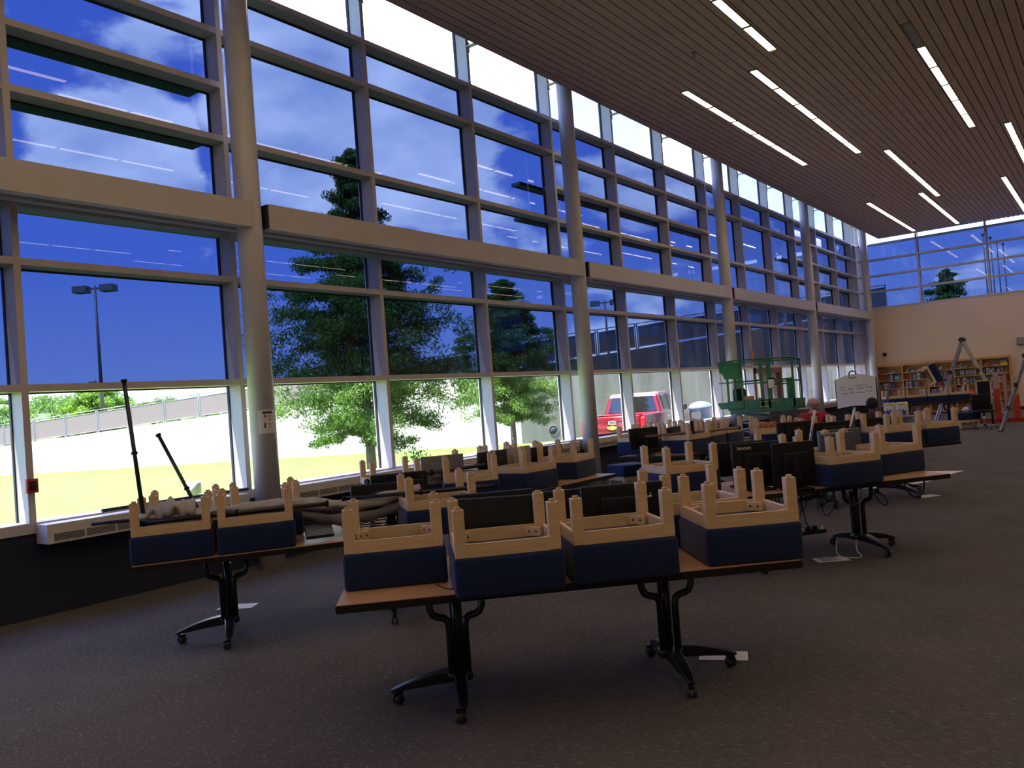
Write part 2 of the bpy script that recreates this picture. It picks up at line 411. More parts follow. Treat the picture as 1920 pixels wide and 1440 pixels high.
# notice on column
t = thing('notice', 'paper notice with a red circle taped round the left column', 'notice', (-8.08,6.03,1.70))
def curved(a0, a1, z0, z1, r, m, name, par, n=8):
    vs = []; 
    for i in range(n+1):
        a = a0+(a1-a0)*i/n
        for rr in (r, r+.0012):
            for z in (z0, z1): vs.append((rr*math.cos(a), rr*math.sin(a), z))
    fs = []
    for i in range(n):
        o = i*4; fs += [(o,o+1,o+5,o+4),(o+2,o+6,o+7,o+3),(o,o+4,o+6,o+2),(o+1,o+3,o+7,o+5)]
    fs += [(0,2,3,1),(n*4,n*4+1,n*4+3,n*4+2)]
    mb = MB() if isinstance(name, str) else name
    mb.m(m); mb.add(vs, fs, False)
    if isinstance(name, str): return mb.build(name, None, par)
a0 = R(-58)
curved(a0, a0+R(82), -.14, .13, .1475, 'paper', 'sheet', t)
mb = MB()
curved(a0+R(22), a0+R(66), .085, .115, .149, 'paper_ink', mb, None)
for z, aa, bb in [(.066,44,58),(.058,44,62),(.050,44,60),(.025,42,58),(.017,44,60),(.004,24,32),(-.03,40,60),(-.04,44,58),(-.06,44,60),(-.07,46,58),(-.10,42,50),(-.11,54,62)]:
    curved(a0+R(aa), a0+R(bb), z-.003, z+.001, .149, 'paper_ink', mb, None, 3)
curved(a0+R(26), a0+R(34), -.075, -.02, .149, 'paper_ink', mb, None, 3)
mb.build('printing', None, t)
mb = MB(); a = a0+R(32); c = Vector((.1495*math.cos(a), .1495*math.sin(a), .058))
tx = Vector((-math.sin(a), math.cos(a), 0)); nn = Vector((math.cos(a), math.sin(a), 0))
vs = [c + tx*.017*math.cos(2*PI*i/20) + Vector((0,0,.017*math.sin(2*PI*i/20))) for i in range(20)]; vs += [v+nn*.001 for v in vs]
mb.m('paper_red').add(vs, [tuple(range(20)), tuple(range(39,19,-1))]+[(i,(i+1)%20,(i+1)%20+20,i+20) for i in range(20)])
mb.build('red_circle', None, t)

# convector cabinets under the windows
segs = [(3.62,5.86),(6.22,13.1),(13.5,20.4),(20.8,27.7),(28.1,35.6)]
cl = ['white metal convector cabinet below the leftmost lawn window','white metal convector cabinet behind the projector cloth table','white metal convector cabinet under the windows facing the red truck','white metal convector cabinet left of the seated man','white metal convector cabinet nearest the far corner']
for (a, c), lb in zip(segs, cl):
    t = thing('convector', lb, 'heater', (0,0,0))
    t.location = (-8.29,(a+c)/2,.70); h = (c-a)/2
    MB().m('hvac_metal').mm((-.13,-h,.0),(.10,h,.185)).build('casing', None, t, bevel=.004)
    g = MB().m('hvac_slot')
    n = max(1,int((c-a)/.30))
    for row in range(5):
        z = .030+row*.014
        for i in range(n):
            yy = -h+.06+i*(c-a-.1)/n; g.box((.1015,yy+.14,z),(.004,.285,.007))
    g.build('grille', None, t)
# fire alarm pull on the leftmost mullion
t = thing('alarm_box', 'small dark red alarm box fixed to the leftmost window mullion', 'alarm', (XF+.005,3.5975,1.255))
MB().rbox((.02,0,0),(.045,.105,.135),.006).build('housing', 'alarm_red', t)
mb = MB().m('plastic_black').rbox((.045,0,0),(.006,.06,.085),.002); mb.m('alarm_red'); [mb.box((.049,0,-.02+.02*i),(.003,.045,.004)) for i in range(3)]
mb.build('front_plate', None, t)
# ------------------------------------------------------------------ outside
GZ = -.25
mat('lawn', (.105,.175,.018), .95, noise=.3, nscale=.6, col2=(.075,.14,.014), bump=.6, bscale=30)
mat('lawn_blade', (.12,.20,.02), .9)
mat('pavement', (.22,.215,.20), .9, noise=.2, nscale=2)
mat('concrete_pale', (.42,.40,.36), .85, noise=.12, nscale=.5)
mat('leaf_a', (.065,.14,.03), .6, noise=.5, nscale=1.2, col2=(.11,.21,.035), transl=.45)
mat('leaf_b', (.075,.155,.03), .6, noise=.5, nscale=1.2, col2=(.13,.25,.04), transl=.45)
mat('leaf_c', (.13,.24,.03), .6, transl=.45)
mat('bark', (.20,.155,.11), .9, noise=.4, nscale=14, stretch=(1,1,.2), bump=.5, bscale=20)
mat('hill_green', (.09,.14,.05), .9, noise=.5, nscale=.25, col2=(.05,.09,.03))
mat('fence_metal', (.22,.21,.20), .5, metal=.3)
mat('fence_infill', (.15,.125,.115), .8)
mat('pole_purple', (.10,.07,.085), .5)
mat('lamp_grey', (.12,.125,.14), .5)
mat('pipe_dark', (.03,.035,.04), .8)
mat('truck_red', (.17,.006,.010), .22, coat=.8)
mat('truck_glass', (.012,.014,.013), .05, spec=.9)
mat('tyre', (.015,.015,.015), .8)
mat('lamp_red', (.55,.01,.01), .25)
mat('gold', (.75,.45,.10), .3, metal=.5)
mat('bin_blue', (.045,.09,.19), .35)
mat('bin_lid', (.16,.22,.33), .3)
# stained concrete of the right ramp run, its shade painted in as a darker base
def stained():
    m, nt, N, L = newmat('concrete_stained_shade')
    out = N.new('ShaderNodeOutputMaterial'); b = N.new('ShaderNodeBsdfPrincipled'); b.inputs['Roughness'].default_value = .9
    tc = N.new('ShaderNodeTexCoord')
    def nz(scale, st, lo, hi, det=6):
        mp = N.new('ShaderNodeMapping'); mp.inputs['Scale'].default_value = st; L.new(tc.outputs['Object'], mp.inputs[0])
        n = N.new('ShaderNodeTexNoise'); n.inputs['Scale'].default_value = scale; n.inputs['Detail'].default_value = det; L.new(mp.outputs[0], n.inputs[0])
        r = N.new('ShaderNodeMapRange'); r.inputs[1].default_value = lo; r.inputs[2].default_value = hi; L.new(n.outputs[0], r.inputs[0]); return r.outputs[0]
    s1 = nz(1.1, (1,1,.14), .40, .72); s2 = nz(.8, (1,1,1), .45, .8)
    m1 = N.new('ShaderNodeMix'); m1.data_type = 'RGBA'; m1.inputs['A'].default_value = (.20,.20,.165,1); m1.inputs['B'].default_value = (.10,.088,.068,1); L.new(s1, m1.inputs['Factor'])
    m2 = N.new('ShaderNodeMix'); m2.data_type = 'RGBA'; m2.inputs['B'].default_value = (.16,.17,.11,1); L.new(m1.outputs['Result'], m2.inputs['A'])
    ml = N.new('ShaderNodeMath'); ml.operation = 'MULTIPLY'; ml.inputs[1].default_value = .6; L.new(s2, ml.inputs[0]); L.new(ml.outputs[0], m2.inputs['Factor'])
    L.new(m2.outputs['Result'], b.inputs['Base Color']); L.new(b.outputs[0], out.inputs[0]); MATS['concrete_stained_shade'] = m
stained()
# ground: lawn with the drive along the right side
def quadgrid(name, m, x0, x1, y0, y1, z, n=1):
    return MB().m(m).add([(x0,y0,z),(x1,y0,z),(x1,y1,z),(x0,y1,z),(x0,y0,z-.3),(x1,y0,z-.3),(x1,y1,z-.3),(x0,y1,z-.3)],[(0,1,2,3),(4,5,6,7),(0,1,5,4),(1,2,6,5),(2,3,7,6),(3,0,4,7)])
struct('lawn', quadgrid('lawn','lawn',-160,-8.73,-60,90,GZ))
b = MB().m('pavement').prism([(-15.5,17.5),(-8.9,17.5),(-8.9,42),(-12.2,42),(-17.2,31)], GZ-.2, GZ+.02); struct('driveway', b)
struct('foundation', MB().mm((-8.74,YB-.3,-.6),(XR+.3,YE+.3,-.1)), 'concrete_pale')
# ramp wall in two runs meeting at a corner
Lp, K, Ep = Vector((-72,13.0)), Vector((-22.6,31.15)), Vector((-9.6,47.2))
def ztop(s, run): return (.15 + 3.0*s) if run == 0 else (3.25 + 1.95*s)
def wallrun(name, P, Q, run, m, th_=.35):
    d = (Q-P).normalized(); n = Vector((-d.y, d.x))*th_; n = n if n.dot(Vector((-1,1))) > 0 else -n
    v = [(P.x,P.y,GZ-.3),(Q.x,Q.y,GZ-.3),(Q.x,Q.y,ztop(1,run)),(P.x,P.y,ztop(0,run))]
    v += [(a+n.x,b_+n.y,c) for a,b_,c in v]
    o = MB().m(m).add(v, [(0,1,2,3),(4,5,6,7),(0,1,5,4),(1,2,6,5),(2,3,7,6),(3,0,4,7)])
    return struct(name, o)
wallrun('wall_ramp_left', Lp, K, 0, 'concrete_pale'); wallrun('wall_ramp_right', K, Ep, 1, 'concrete_stained_shade')
# upper ground behind the ramp wall
b = MB().m('lawn').add([(-150,22,-1),(-72,13.4,.10),(-22.6,31.6,3.1),(-9.8,47.6,5.1),(-9.8,140,5.1),(-60,140,3.1),(-150,100,.5)], [(0,1,6),(1,2,5,6),(2,3,4,5)])
struct('upper_ground', b)
struct('rear_ground', MB().mm((-9.7,49,2.7),(40,140,3.0)), 'lawn')
# metal railing: one thing per section
k_ = 0
for P, Q, run in ((Lp, K, 0), (K, Ep, 1)):
    Ln = (Q-P).length; n = max(1, round(Ln/2.15)); d = (Q-P)/n; u = d.normalized(); ang = math.atan2(u.y, u.x)
    nn = Vector((-u.y,u.x)); nn = nn if nn.dot(Vector((-1,1))) > 0 else -nn
    for i in range(n):
        if run == 0 and i < 7: continue
        p = P+d*i+nn*.17; z0 = ztop(i/n, run); z1 = ztop((i+1)/n, run); l = d.length; sl = (z1-z0)
        t = thing('railing_section', ('metal railing section with pinkish infill on the sunlit ramp wall' if run == 0 else 'metal railing section with dark infill on the stained ramp wall'), 'railing', (p.x,p.y,z0), ang, 'railing sections on the pale wall' if run == 0 else 'railing sections on the stained wall')
        for xx in (.05, l-.05):
            MB().mm((xx-.025,-.025,xx/l*sl),(xx+.025,.025,xx/l*sl+1.24)).build('post', 'fence_metal', t)
        r = MB()
        for zz in (.10, 1.10, 1.24): r.tube([(0.03,0,zz),(l-.03,0,zz+sl)], .022 if zz < 1.2 else .028, 6)
        r.build('rail', 'fence_metal', t)
        MB().add([(.1,-.004,.12),(l-.1,-.004,.12+sl),(l-.1,-.004,1.08+sl),(.1,-.004,1.08),(.1,.004,.12),(l-.1,.004,.12+sl),(l-.1,.004,1.08+sl),(.1,.004,1.08)],[(0,1,2,3),(4,5,6,7),(0,1,5,4),(1,2,6,5),(2,3,7,6),(3,0,4,7)]).build('infill_panel', 'fence_infill', t)
# drain pipe opening in the stained wall
dr = (Ep-K).normalized(); pp = K+dr*1.55; nrm = Vector((dr.y,-dr.x))
t = thing('drain_pipe', 'round dark drain pipe opening low in the stained concrete wall', 'pipe', (pp.x,pp.y,.25), math.atan2(nrm.y,nrm.x))
MB().m('concrete_stained_shade').lathe([(.235,.0),(.235,.03),(.21,.03),(.21,.01)], 28, axis='x').m('pipe_dark').lathe([(.205,.0),(.205,.02)], 28, axis='x').build('pipe_mouth', None, t)

# trees with many small narrow leaves on drooping tiers
import numpy as np
def leaves(name, centers, par, m, n_per, size, seed, spread):
    rs = np.random.RandomState(seed); C = np.repeat(np.array(centers)[:, :3], n_per, 0); S = np.repeat(np.array(centers)[:, 3:4], n_per, 0)
    n = len(C); d = rs.normal(size=(n,3)); d /= np.linalg.norm(d, axis=1)[:,None]; r = rs.rand(n,1)**.45
    P = C + d*r*S*np.array([1,1,spread])
    a = rs.normal(size=(n,3)); a[:,2] -= .5; a /= np.linalg.norm(a, axis=1)[:,None]
    b = np.cross(a, rs.normal(size=(n,3))); b /= np.linalg.norm(b, axis=1)[:,None]
    ln = size*(.7+.6*rs.rand(n,1)); wd = ln*.30
    V = np.stack([P-a*ln, P+b*wd, P+a*ln, P-b*wd], 1).reshape(-1,3)
    me = bpy.data.meshes.new(name); me.vertices.add(len(V)); me.vertices.foreach_set('co', V.ravel())
    me.loops.add(n*4); me.loops.foreach_set('vertex_index', np.arange(n*4, dtype=np.int32))
    me.polygons.add(n); me.polygons.foreach_set('loop_start', np.arange(0,n*4,4,dtype=np.int32)); me.update(); me.validate()
    me.materials.append(MATS[m]); o = bpy.data.objects.new(name, me); COL.objects.link(o); o.parent = par; return o
def tree(label, loc, H, prof, tr, nb, m, seed, n_per=70, size=.055, bs=.42):
    """prof: list of (height fraction, radius) of the crown"""
    rr = random.Random(seed); t = thing('tree', label, 'tree', loc)
    tb = MB(); pts = [(0.03*H*math.sin(i*.8)*i/10*.25, .02*H*math.sin(i*1.1+1)*i/10*.25, H*i/10) for i in range(11)]
    tb.tube(pts, [tr*(1.15-.1*i) if i < 10 else .01 for i in range(11)], 12); 
    hs = [p[0] for p in prof]
    def rad(h):
        for (h0,r0),(h1,r1) in zip(prof[:-1], prof[1:]):
            if h0 <= h <= h1: return r0+(r1-r0)*(h-h0)/(h1-h0)
        return .1
    br = MB(); cs = []
    for i in range(nb):
        h = hs[0] + (hs[-1]-hs[0])*((i+.5)/nb)**.92; az = i*2.399+rr.uniform(-.3,.3); rd = rad(h)*rr.uniform(.72,1.08)
        z = h*H; k = min(int(h*10), 9); p0 = Vector(pts[k]).lerp(Vector(pts[k+1]), h*10-k)
        rise = rr.uniform(.15,.45)*rd*(.3+h) ; path = []
        for s in range(6):
            q = s/5; path.append(p0 + Vector((math.cos(az)*rd*q, math.sin(az)*rd*q, rise*math.sin(q*2.0) - .22*rd*q*q*(1.1-h))))
        br.tube(path, [max(.006, tr*.33*(1-h*.6)*(1-s/5.3)) for s in range(6)], 5)
        for s in range(1, 6):
            q = s/5
            for _ in range(2 + int(rd*1.2)):
                p = path[s] + Vector((rr.gauss(0,.2), rr.gauss(0,.2), rr.gauss(-.02,.10)))*(.35+.5*rd*q)
                cs.append((p.x,p.y,p.z, bs*rr.uniform(.45,1)*(.45+.25*rd)))
    for i in range(8): cs.append((pts[10][0]+rr.gauss(0,.05), pts[10][1]+rr.gauss(0,.05), H*(1-.02*i), .16+.02*i))
    tb.build('trunk', 'bark', t); br.build('branches', 'bark', t)
    tag(leaves('foliage', cs, t, m, n_per, size, seed, .6)); return t
tree('tall leafy tree on the lawn, nearest the round column with the notice', (-13.75,13.1,GZ), 7.9,
     [(.16,1.35),(.24,2.3),(.36,2.4),(.48,2.1),(.60,1.35),(.72,.85),(.86,.45),(.99,.08)], .11, 78, 'leaf_a', 3, n_per=150, size=.042)
tree('smaller leafy tree standing to the right of the tallest one', (-16.0,21.6,GZ), 5.9,
     [(.22,1.0),(.32,1.75),(.48,1.9),(.62,1.5),(.78,.95),(.9,.45),(.99,.1)], .09, 58, 'leaf_b', 5, n_per=130, size=.045)
tree('bright young tree beyond the left end of the ramp wall', (-71,36,.5), 5.5, [(.15,1.4),(.35,2.3),(.6,2.2),(.85,1.3),(.99,.3)], .15, 26, 'leaf_c', 9, n_per=26, size=.20, bs=.8)
# wooded hillside far off
b = MB(); n1_, n2_ = 60, 8; vs = []
for i in range(n1_+1):
    for j in range(n2_+1):
        q = i/n1_; s = j/n2_
        x = -175+100*q; y = 30+65*q; hgt = (9.5*(1-q)**1.1+1.0)*math.sin(s*PI/2)
        bx = math.sin(i*1.7+j*2.3)*.5+math.sin(i*.9-j*1.1)*.6
        vs.append((x-25*s*.45, y+25*s*.9, .3+hgt+bx*(.7 if s > 0 else 0)))
b.add(vs, [(i*(n2_+1)+j,(i+1)*(n2_+1)+j,(i+1)*(n2_+1)+j+1,i*(n2_+1)+j+1) for i in range(n1_) for j in range(n2_)], True)
hill = struct('hillside', b, 'hill_green')
rr = random.Random(4); cs = []
for i in range(300):
    q = rr.random(); s = rr.random()
    cs.append((-175+100*q-25*s*.45, 30+65*q+25*s*.9, .8+(9.5*(1-q)**1.1+1.0)*math.sin(s*PI/2), rr.uniform(1.0,2.2)))
o = leaves('hillside_woods', cs, None, 'leaf_b', 120, .42, 2, .7); tag(o, 'woods covering the distant hillside at the far left', 'woods', kind='stuff')
# parking lot lamps
def lamp(label, loc, H, rz):
    t = thing('parking_lamp', label, 'lamp post', loc, rz)
    MB().tube([(0,0,0),(0,0,H)], [.13,.07], 12).build('pole', 'pole_purple', t)
    MB().mm((-.75,-.05,H-.12),(.75,.05,H-.02)).tube([(0,0,H-.1),(0,0,H+.15)], .05, 8).build('arm', 'lamp_grey', t)
    for s in (-1,1):
        MB().prism([(s*.42,-.34),(s*1.25,-.38),(s*1.25,.38),(s*.42,.34)], H-.30, H+.12).build('lamp_head', 'lamp_grey', t, bevel=.02)
lamp('twin-headed parking lamp on a dark pole above the left lawn', (-50.3,25.9,1.3), 9.4, R(35))
lamp('distant twin-headed parking lamp above the ramp railing', (-34.7,61.2,3.0), 6.6, R(30))
# flagpoles seen through the end window
for i, (dx, h) in enumerate(((-.35,7.5),(0,7.3),(.3,7.0),(.6,6.9))):
    t = thing('flagpole', 'thin dark pole standing in a row beyond the end window', 'pole', (-6.5+dx,64+.6*i,3.0), 0, 'poles beyond the end window')
    MB().tube([(0,0,0),(0,0,h)], [.06,.035], 8).build('mast', 'lamp_grey', t); MB().lathe([(.02,h),(.11,h+.05),(.11,h+.13),(.02,h+.18)], 10).build('ball_top', 'lamp_grey', t)
tree('treetop just showing above the end wall', (-9.0,62,3), 5.3, [(.3,1.0),(.6,1.4),(.85,.8),(.99,.2)], .12, 24, 'leaf_a', 11, n_per=30, size=.12, bs=.6)
# vent cap on the lawn
t = thing('vent_cap', 'white round vent cap on a ribbed stem outside on the lawn', 'vent', (-9.95,6.26,GZ+.08))
MB().lathe([(.05,.86),(.07,.87),(.07,.90),(.055,.91),(.07,.92),(.07,.95),(.055,.96),(.07,.98)], 20).build('ribbed_neck', 'steel', t)
MB().lathe([(.05,-.1),(.05,.87)], 16).build('stem', 'pack_white', t)
MB().lathe([(.085,.98),(.10,.99),(.10,1.13),(.09,1.145),(.0,1.15)], 28).build('cap', 'pack_white', t)

# the red pickup truck (x forward, y left, z up; origin under the tailgate centre)
def truck():
    hd = Vector((-.20,.98)); t = thing('pickup_truck', 'red crew-cab pickup truck parked outside, tailgate towards the room', 'truck', (0,0,GZ+.02), math.atan2(hd.y,hd.x))
    rc = Vector((-11.2,21.6)); left = Vector((-hd.y,hd.x)); c = rc + left*1.0; t.location = (c.x,c.y,GZ+.02)
    tf = lambda v: Vector((v.x, v.z, v.y))
    b = MB()
    # lower body side profile with wheel arches
    def arch(cx, r): return [(cx + r*math.cos(a), .36 + r*math.sin(a)) for a in [PI*(1-i/10) for i in range(11)]]
    prof = [(.03,.55)] + arch(1.15,.46)[0:1] + arch(1.15,.46)[1:] + arch(4.85,.46) + [(5.78,.5),(5.82,.95),(5.70,1.10),(4.35,1.20),(3.9,1.24),(2.05,1.30),(.03,1.30)]
    for s0, s1 in ((-1.0,-.90),(.90,1.0)): b.prism(prof, s0, s1, tf)
    b.mm((2.0,-.92,.5),(5.75,.92,1.15)); b.mm((.05,-.92,.55),(2.05,.92,.62)); b.mm((1.95,-.92,.6),(2.05,.92,1.3))
    b.build('body', 'truck_red', t, bevel=.03)
    cab = MB(); side = [(2.05,1.25),(2.22,1.86),(2.45,1.93),(3.55,1.94),(3.95,1.86),(4.75,1.22)]
    vs = [Vector((x, y*(1 if z < 1.3 else .82), z)) for y in (-.96,.96) for x,z in side]; n = len(side)
    cab.add(vs, [tuple(range(n)), tuple(range(2*n-1,n-1,-1))]+[(i,(i+1)%n,(i+1)%n+n,i+n) for i in range(n)], False); cab.build('cab', 'truck_red', t, bevel=.05)
    gl = MB().m('truck_glass')
    gl.add([(2.075,-.80,1.34),(2.075,.80,1.34),(2.205,.68,1.82),(2.205,-.68,1.82),(2.06,-.80,1.34),(2.06,.80,1.34),(2.19,.68,1.82),(2.19,-.68,1.82)],[(0,1,2,3),(7,6,5,4),(0,1,5,4),(1,2,6,5),(2,3,7,6),(3,0,4,7)])
    for s in (-1,1):
        def yy(z, off): return s*((.96-(z-1.25)/(1.9-1.25)*.165)+off)
        for poly in ([(2.45,1.36),(2.52,1.80),(3.10,1.84),(3.10,1.33)],[(3.20,1.33),(3.20,1.84),(3.62,1.82),(4.28,1.31)]):
            v = [(x,yy(z,.012),z) for x,z in poly]+[(x,yy(z,-.02),z) for x,z in poly]; gl.add(v,[(0,1,2,3),(7,6,5,4)]+[(i,(i+1)%4,(i+1)%4+4,i+4) for i in range(4)])
    gl.add([(4.70,-.78,1.27),(4.70,.78,1.27),(3.98,.66,1.84),(3.98,-.66,1.84),(4.74,-.78,1.27),(4.74,.78,1.27),(4.02,.66,1.84),(4.02,-.66,1.84)],[(0,1,2,3),(7,6,5,4),(0,1,5,4),(1,2,6,5),(2,3,7,6),(3,0,4,7)])
    gl.build('window_glass', None, t)
    tg = MB().rbox((.0,0,.97),(.07,1.66,.62),.02); tg.mm((-.045,-.80,.92),(-.033,.80,.935)); tg.mm((-.045,-.80,1.14),(-.033,.80,1.15)); tgo = tg.build('tailgate', 'truck_red', t)
    MB().rbox((-.045,0,1.10),(.02,.26,.11),.008).build('tailgate_handle', 'chrome', tgo)
    # gold bow-tie emblem
    bw = [(-.14,-.012),(-.10,.035),(-.045,.035),(-.05,.055),(.045,.055),(.045,.035),(.12,.035),(.14,.012),(.10,-.035),(.045,-.035),(.05,-.055),(-.045,-.055),(-.045,-.035),(-.12,-.035)]
    MB().prism(bw, 0, .015, lambda v: Vector((-.05+v.z*-1, v.x*1.25, v.y*1.2+.955))).build('emblem', 'gold', tgo)
    lettering('tailgate_lettering', 'SILVERADO', .085, 'silver', tgo, (-.042,.78,.70), (R(90),0,R(-90)))
    for s in (-1,1):
        MB().rbox((.03,s*.93,1.0),(.12,.15,.46),.03).build('tail_light', 'lamp_red', t)
        MB().rbox((4.35,s*1.12,1.36),(.12,.22,.19),.04).build('mirror', 'truck_glass', t)
        for x in (3.0,4.05): pass
        for x in (2.62,3.35): MB().rbox((x+.0,s*1.005,1.14),(.2,.03,.035),.012).build('door_handle', 'silver', t)
        for x in (1.15,4.85):
            MB().m('tyre').lathe([(.22,-.13),(.36,-.12),(.385,-.06),(.385,.06),(.36,.12),(.22,.13)], 28, (x,s*.86,.36), 'y').m('steel').lathe([(.0,-.06),(.22,-.10),(.22,.10),(.0,.06)], 20, (x,s*.86,.36), 'y').build('wheel', None, t)
    MB().rbox((-.10,0,.56),(.2,1.9,.20),.03).build('bumper', 'chrome', t)
    MB().rbox((-.21,0,.57),(.01,.31,.15),.003).build('licence_plate', 'pack_white', t)
truck()
# domed rubbish bin
t = thing('litter_bin', 'blue domed rubbish bin outside, to the right of the red truck', 'bin', (-11.1,25.3,GZ+.02))
MB().lathe([(.36,0),(.40,.02),(.42,.75),(.47,.78),(.47,.86),(.40,.88)], 36).build('body', 'bin_blue', t)
MB().lathe([(.36,.88),(.36,1.25),(.39,1.28),(.39,1.33),(.30,1.43),(.15,1.49),(.0,1.51)], 36).build('hood', 'bin_lid', t)
MB().box((0,-.355,1.06),(.34,.04,.22)).build('flap', 'steel', t)
# brown glazed door set in the facade
t = struct('door_1', MB().m('door_brown').mm((XG-.06,23.08,0),(XF+.02,23.18,2.15)).mm((XG-.06,25.33,0),(XF+.02,25.43,2.15)).mm((XG-.06,23.08,2.0),(XF+.02,25.43,2.15)).mm((XG-.06,24.20,0),(XF+.02,24.32,2.1)).mm((XG-.04,23.18,.0),(XF-.05,25.33,.25)).mm((XG-.04,23.18,.0),(XF-.08,23.33,2.0)).mm((XG-.04,25.15,.0),(XF-.08,25.33,2.0)))
MB().mm((XG-.005,23.33,.25),(XG+.005,24.2,2.0)).mm((XG-.005,24.32,.25),(XG+.005,25.15,2.0)).build('pane', 'glass_clear', t)
MB().tube([(XF+.03,24.12,.95),(XF+.06,24.12,.97),(XF+.06,24.12,1.25),(XF+.03,24.12,1.27)], .012, 8).build('door_handle', 'chrome', t)
# ------------------------------------------------------------------ ceiling lights
def light_strip(y0, y1, x, nseg, off=0):
    ln = y1-y0; root = thing('ceiling_light', '', 'ceiling light', (x,(y0+y1)/2,ZC)); h = ln/2
    f = MB(); f.mm((-.075,-h-.03,-.012),(-.06,h+.03,.03)); f.mm((.06,-h-.03,-.012),(.075,h+.03,.03)); f.mm((-.075,-h-.03,-.012),(.075,-h,.03)); f.mm((-.075,h,-.012),(.075,h+.03,.03))
    for i in range(1, nseg): yy = -h+ln*i/nseg; f.mm((-.06,yy-.035,-.008),(.06,yy+.035,.02))
    f.build('frame', 'light_frame', root)
    for i in range(nseg):
        a = -h+ln*i/nseg+.035; c = -h+ln*(i+1)/nseg-.035
        MB().mm((-.06,a,-.004),(.06,c,.012)).build('diffuser', 'lamp_off' if i < off else 'lamp_warm', root)
    return root
LS = [  # x, y0, y1, segments, unlit, label
 (-6.00,14.10,21.28,6,0,'lit strip light nearest the windows, level with the second column'),
 (-4.72,14.10,21.28,6,0,'lit strip light second from the windows in the middle row'),
 (-2.29,14.10,21.28,6,1,'strip light with a dead grey first segment, right of the middle row'),
 (-4.17, 6.35,13.52,6,0,'lit strip light cut by the top edge of the photo'),
 (-4.17,21.62,28.70,6,0,'lit strip light in the second row back, left of the picture edge one'),
 (-1.64,21.62,28.70,6,0,'lit strip light cut by the right edge of the photo, upper one'),
 (-6.00,27.70,34.88,6,0,'lit strip light farthest back and nearest the windows'),
 (-4.50,27.70,34.88,6,0,'lit strip light farthest back, second from the windows'),
 (-2.32,27.70,34.88,6,0,'lit strip light farthest back, cut by the right edge'),
 (-1.64, 6.35,13.52,6,0,'lit strip light overhead seen only mirrored in the window glass')]
for x, a, c, n, off, lb in LS:
    r0 = light_strip(a, c, x, n, off); r0['label'] = lb
# rows carried on out of view, with extra strips added to brighten the room
hid = [(1.2,-.9),(4.8,-.9),(-1.2,-6.2),(1.6,-6.2),(-4.2,-6.2),(4.5,-6.2),(6.6,6.35),(2.2,28.0),(4.6,28.0),(7.2,28.0),(7.6,14.1),(6.6,21.62),(2.6,21.4),(.8,14.1),(3.0,14.1),(5.6,14.1),(1.5,21.62),(4.2,21.62),(.6,27.7),(3.1,27.7),(5.6,27.7),(1.2,6.35),(3.6,6.35),(-6.0,-.9),(-4.72,-.9),(-2.29,-.9),(2.5,-.9)]
for x, a in hid:
    r0 = light_strip(a, a+7.18, x, 6); r0['label'] = 'unseen lit strip light beyond the frame, added to extend the rows and brighten the room'; r0['group'] = 'added strip lights outside the frame'
# small sprinkler heads and detectors on the ceiling
for x, y, lb in ((-5.15,12.6,'small sprinkler head in the ceiling left of the long lights'),(-3.9,23.5,'small sprinkler head in the ceiling near the far lights'),(-5.6,26.5,'small sprinkler head in the ceiling close to the far corner')):
    t = thing('sprinkler', lb, 'sprinkler', (x,y,ZC))
    MB().lathe([(.035,-.012),(.04,0)], 14).build('rosette', 'steel', t); MB().tube([(0,0,0),(0,0,-.07)], .008, 6).build('stem', 'steel', t); MB().lathe([(.022,-.075),(.022,-.07)], 10).build('deflector', 'steel', t)

# ------------------------------------------------------------------ upholstered footstools, turned upside down on the tables
SW, SD = .57, .54; FW, FD = .545, .515
def make_stool():
    t = thing('footstool', '', 'stool')
    MB().rbox((0,0,.1015),(SW,SD,.203),.022,3).build('cushion', 'fabric_blue', t)
    f = MB(); zr = .203
    for s in (-1,1):
        f.m('maple_x').mm((-FW/2+.05,s*(FD/2-.002),zr),(FW/2-.05,s*(FD/2-.024),zr+.068)); f.m('maple').mm((s*(FW/2-.002),-FD/2+.05,zr),(s*(FW/2-.024),FD/2-.05,zr+.068))
    fr = f.build('apron', None, t)
    for sx in (-1,1):
        for sy in (-1,1):
            bk = MB(); c = Vector((sx*(FW/2-.075), sy*(FD/2-.075), zr+.034)); Rz = Euler((0,0,math.atan2(sy,sx))).to_matrix()
            bk.m('maple_x').box(c, (.022,.105,.05), Rz)
            for q in (-.024,.024):
                cc = c + Rz @ Vector((-.012, q, 0)); tn = Rz @ Vector((-1,0,0)); a = Rz @ Vector((0,1,0))
                vs = [cc + a*.0065*math.cos(2*PI*i/10) + Vector((0,0,.0065*math.sin(2*PI*i/10))) for i in range(10)]; vs += [v-tn*.002 for v in vs]
                bk.m('hole_dark').add(vs, [tuple(range(10)), tuple(range(19,9,-1))]+[(i,(i+1)%10,(i+1)%10+10,i+10) for i in range(10)], False)
            bk.build('corner_block', None, fr)
    for sx in (-1,1):
        for sy in (-1,1):
            c = (sx*(FW/2-.029), sy*(FD/2-.029))
            lg = MB().box((c[0],c[1],.203+.122),(.058,.058,.244)).build('leg', 'maple', t, bevel=.003)
            MB().lathe([(.015,.446),(.017,.449),(.017,.457),(.014,.460)], 14, (c[0],c[1],0)).build('glide', 'glide', lg)
    return t
TZ = .73
class Tbl:
    def __init__(s, c, ang): s.c = Vector((c[0],c[1],0)); s.a = R(ang); s.u = Vector((math.cos(s.a),math.sin(s.a),0)); s.v = Vector((-s.u.y,s.u.x,0))
    def w(s, a, b, z=TZ): p = s.c + s.u*a + s.v*b; return (p.x, p.y, z)
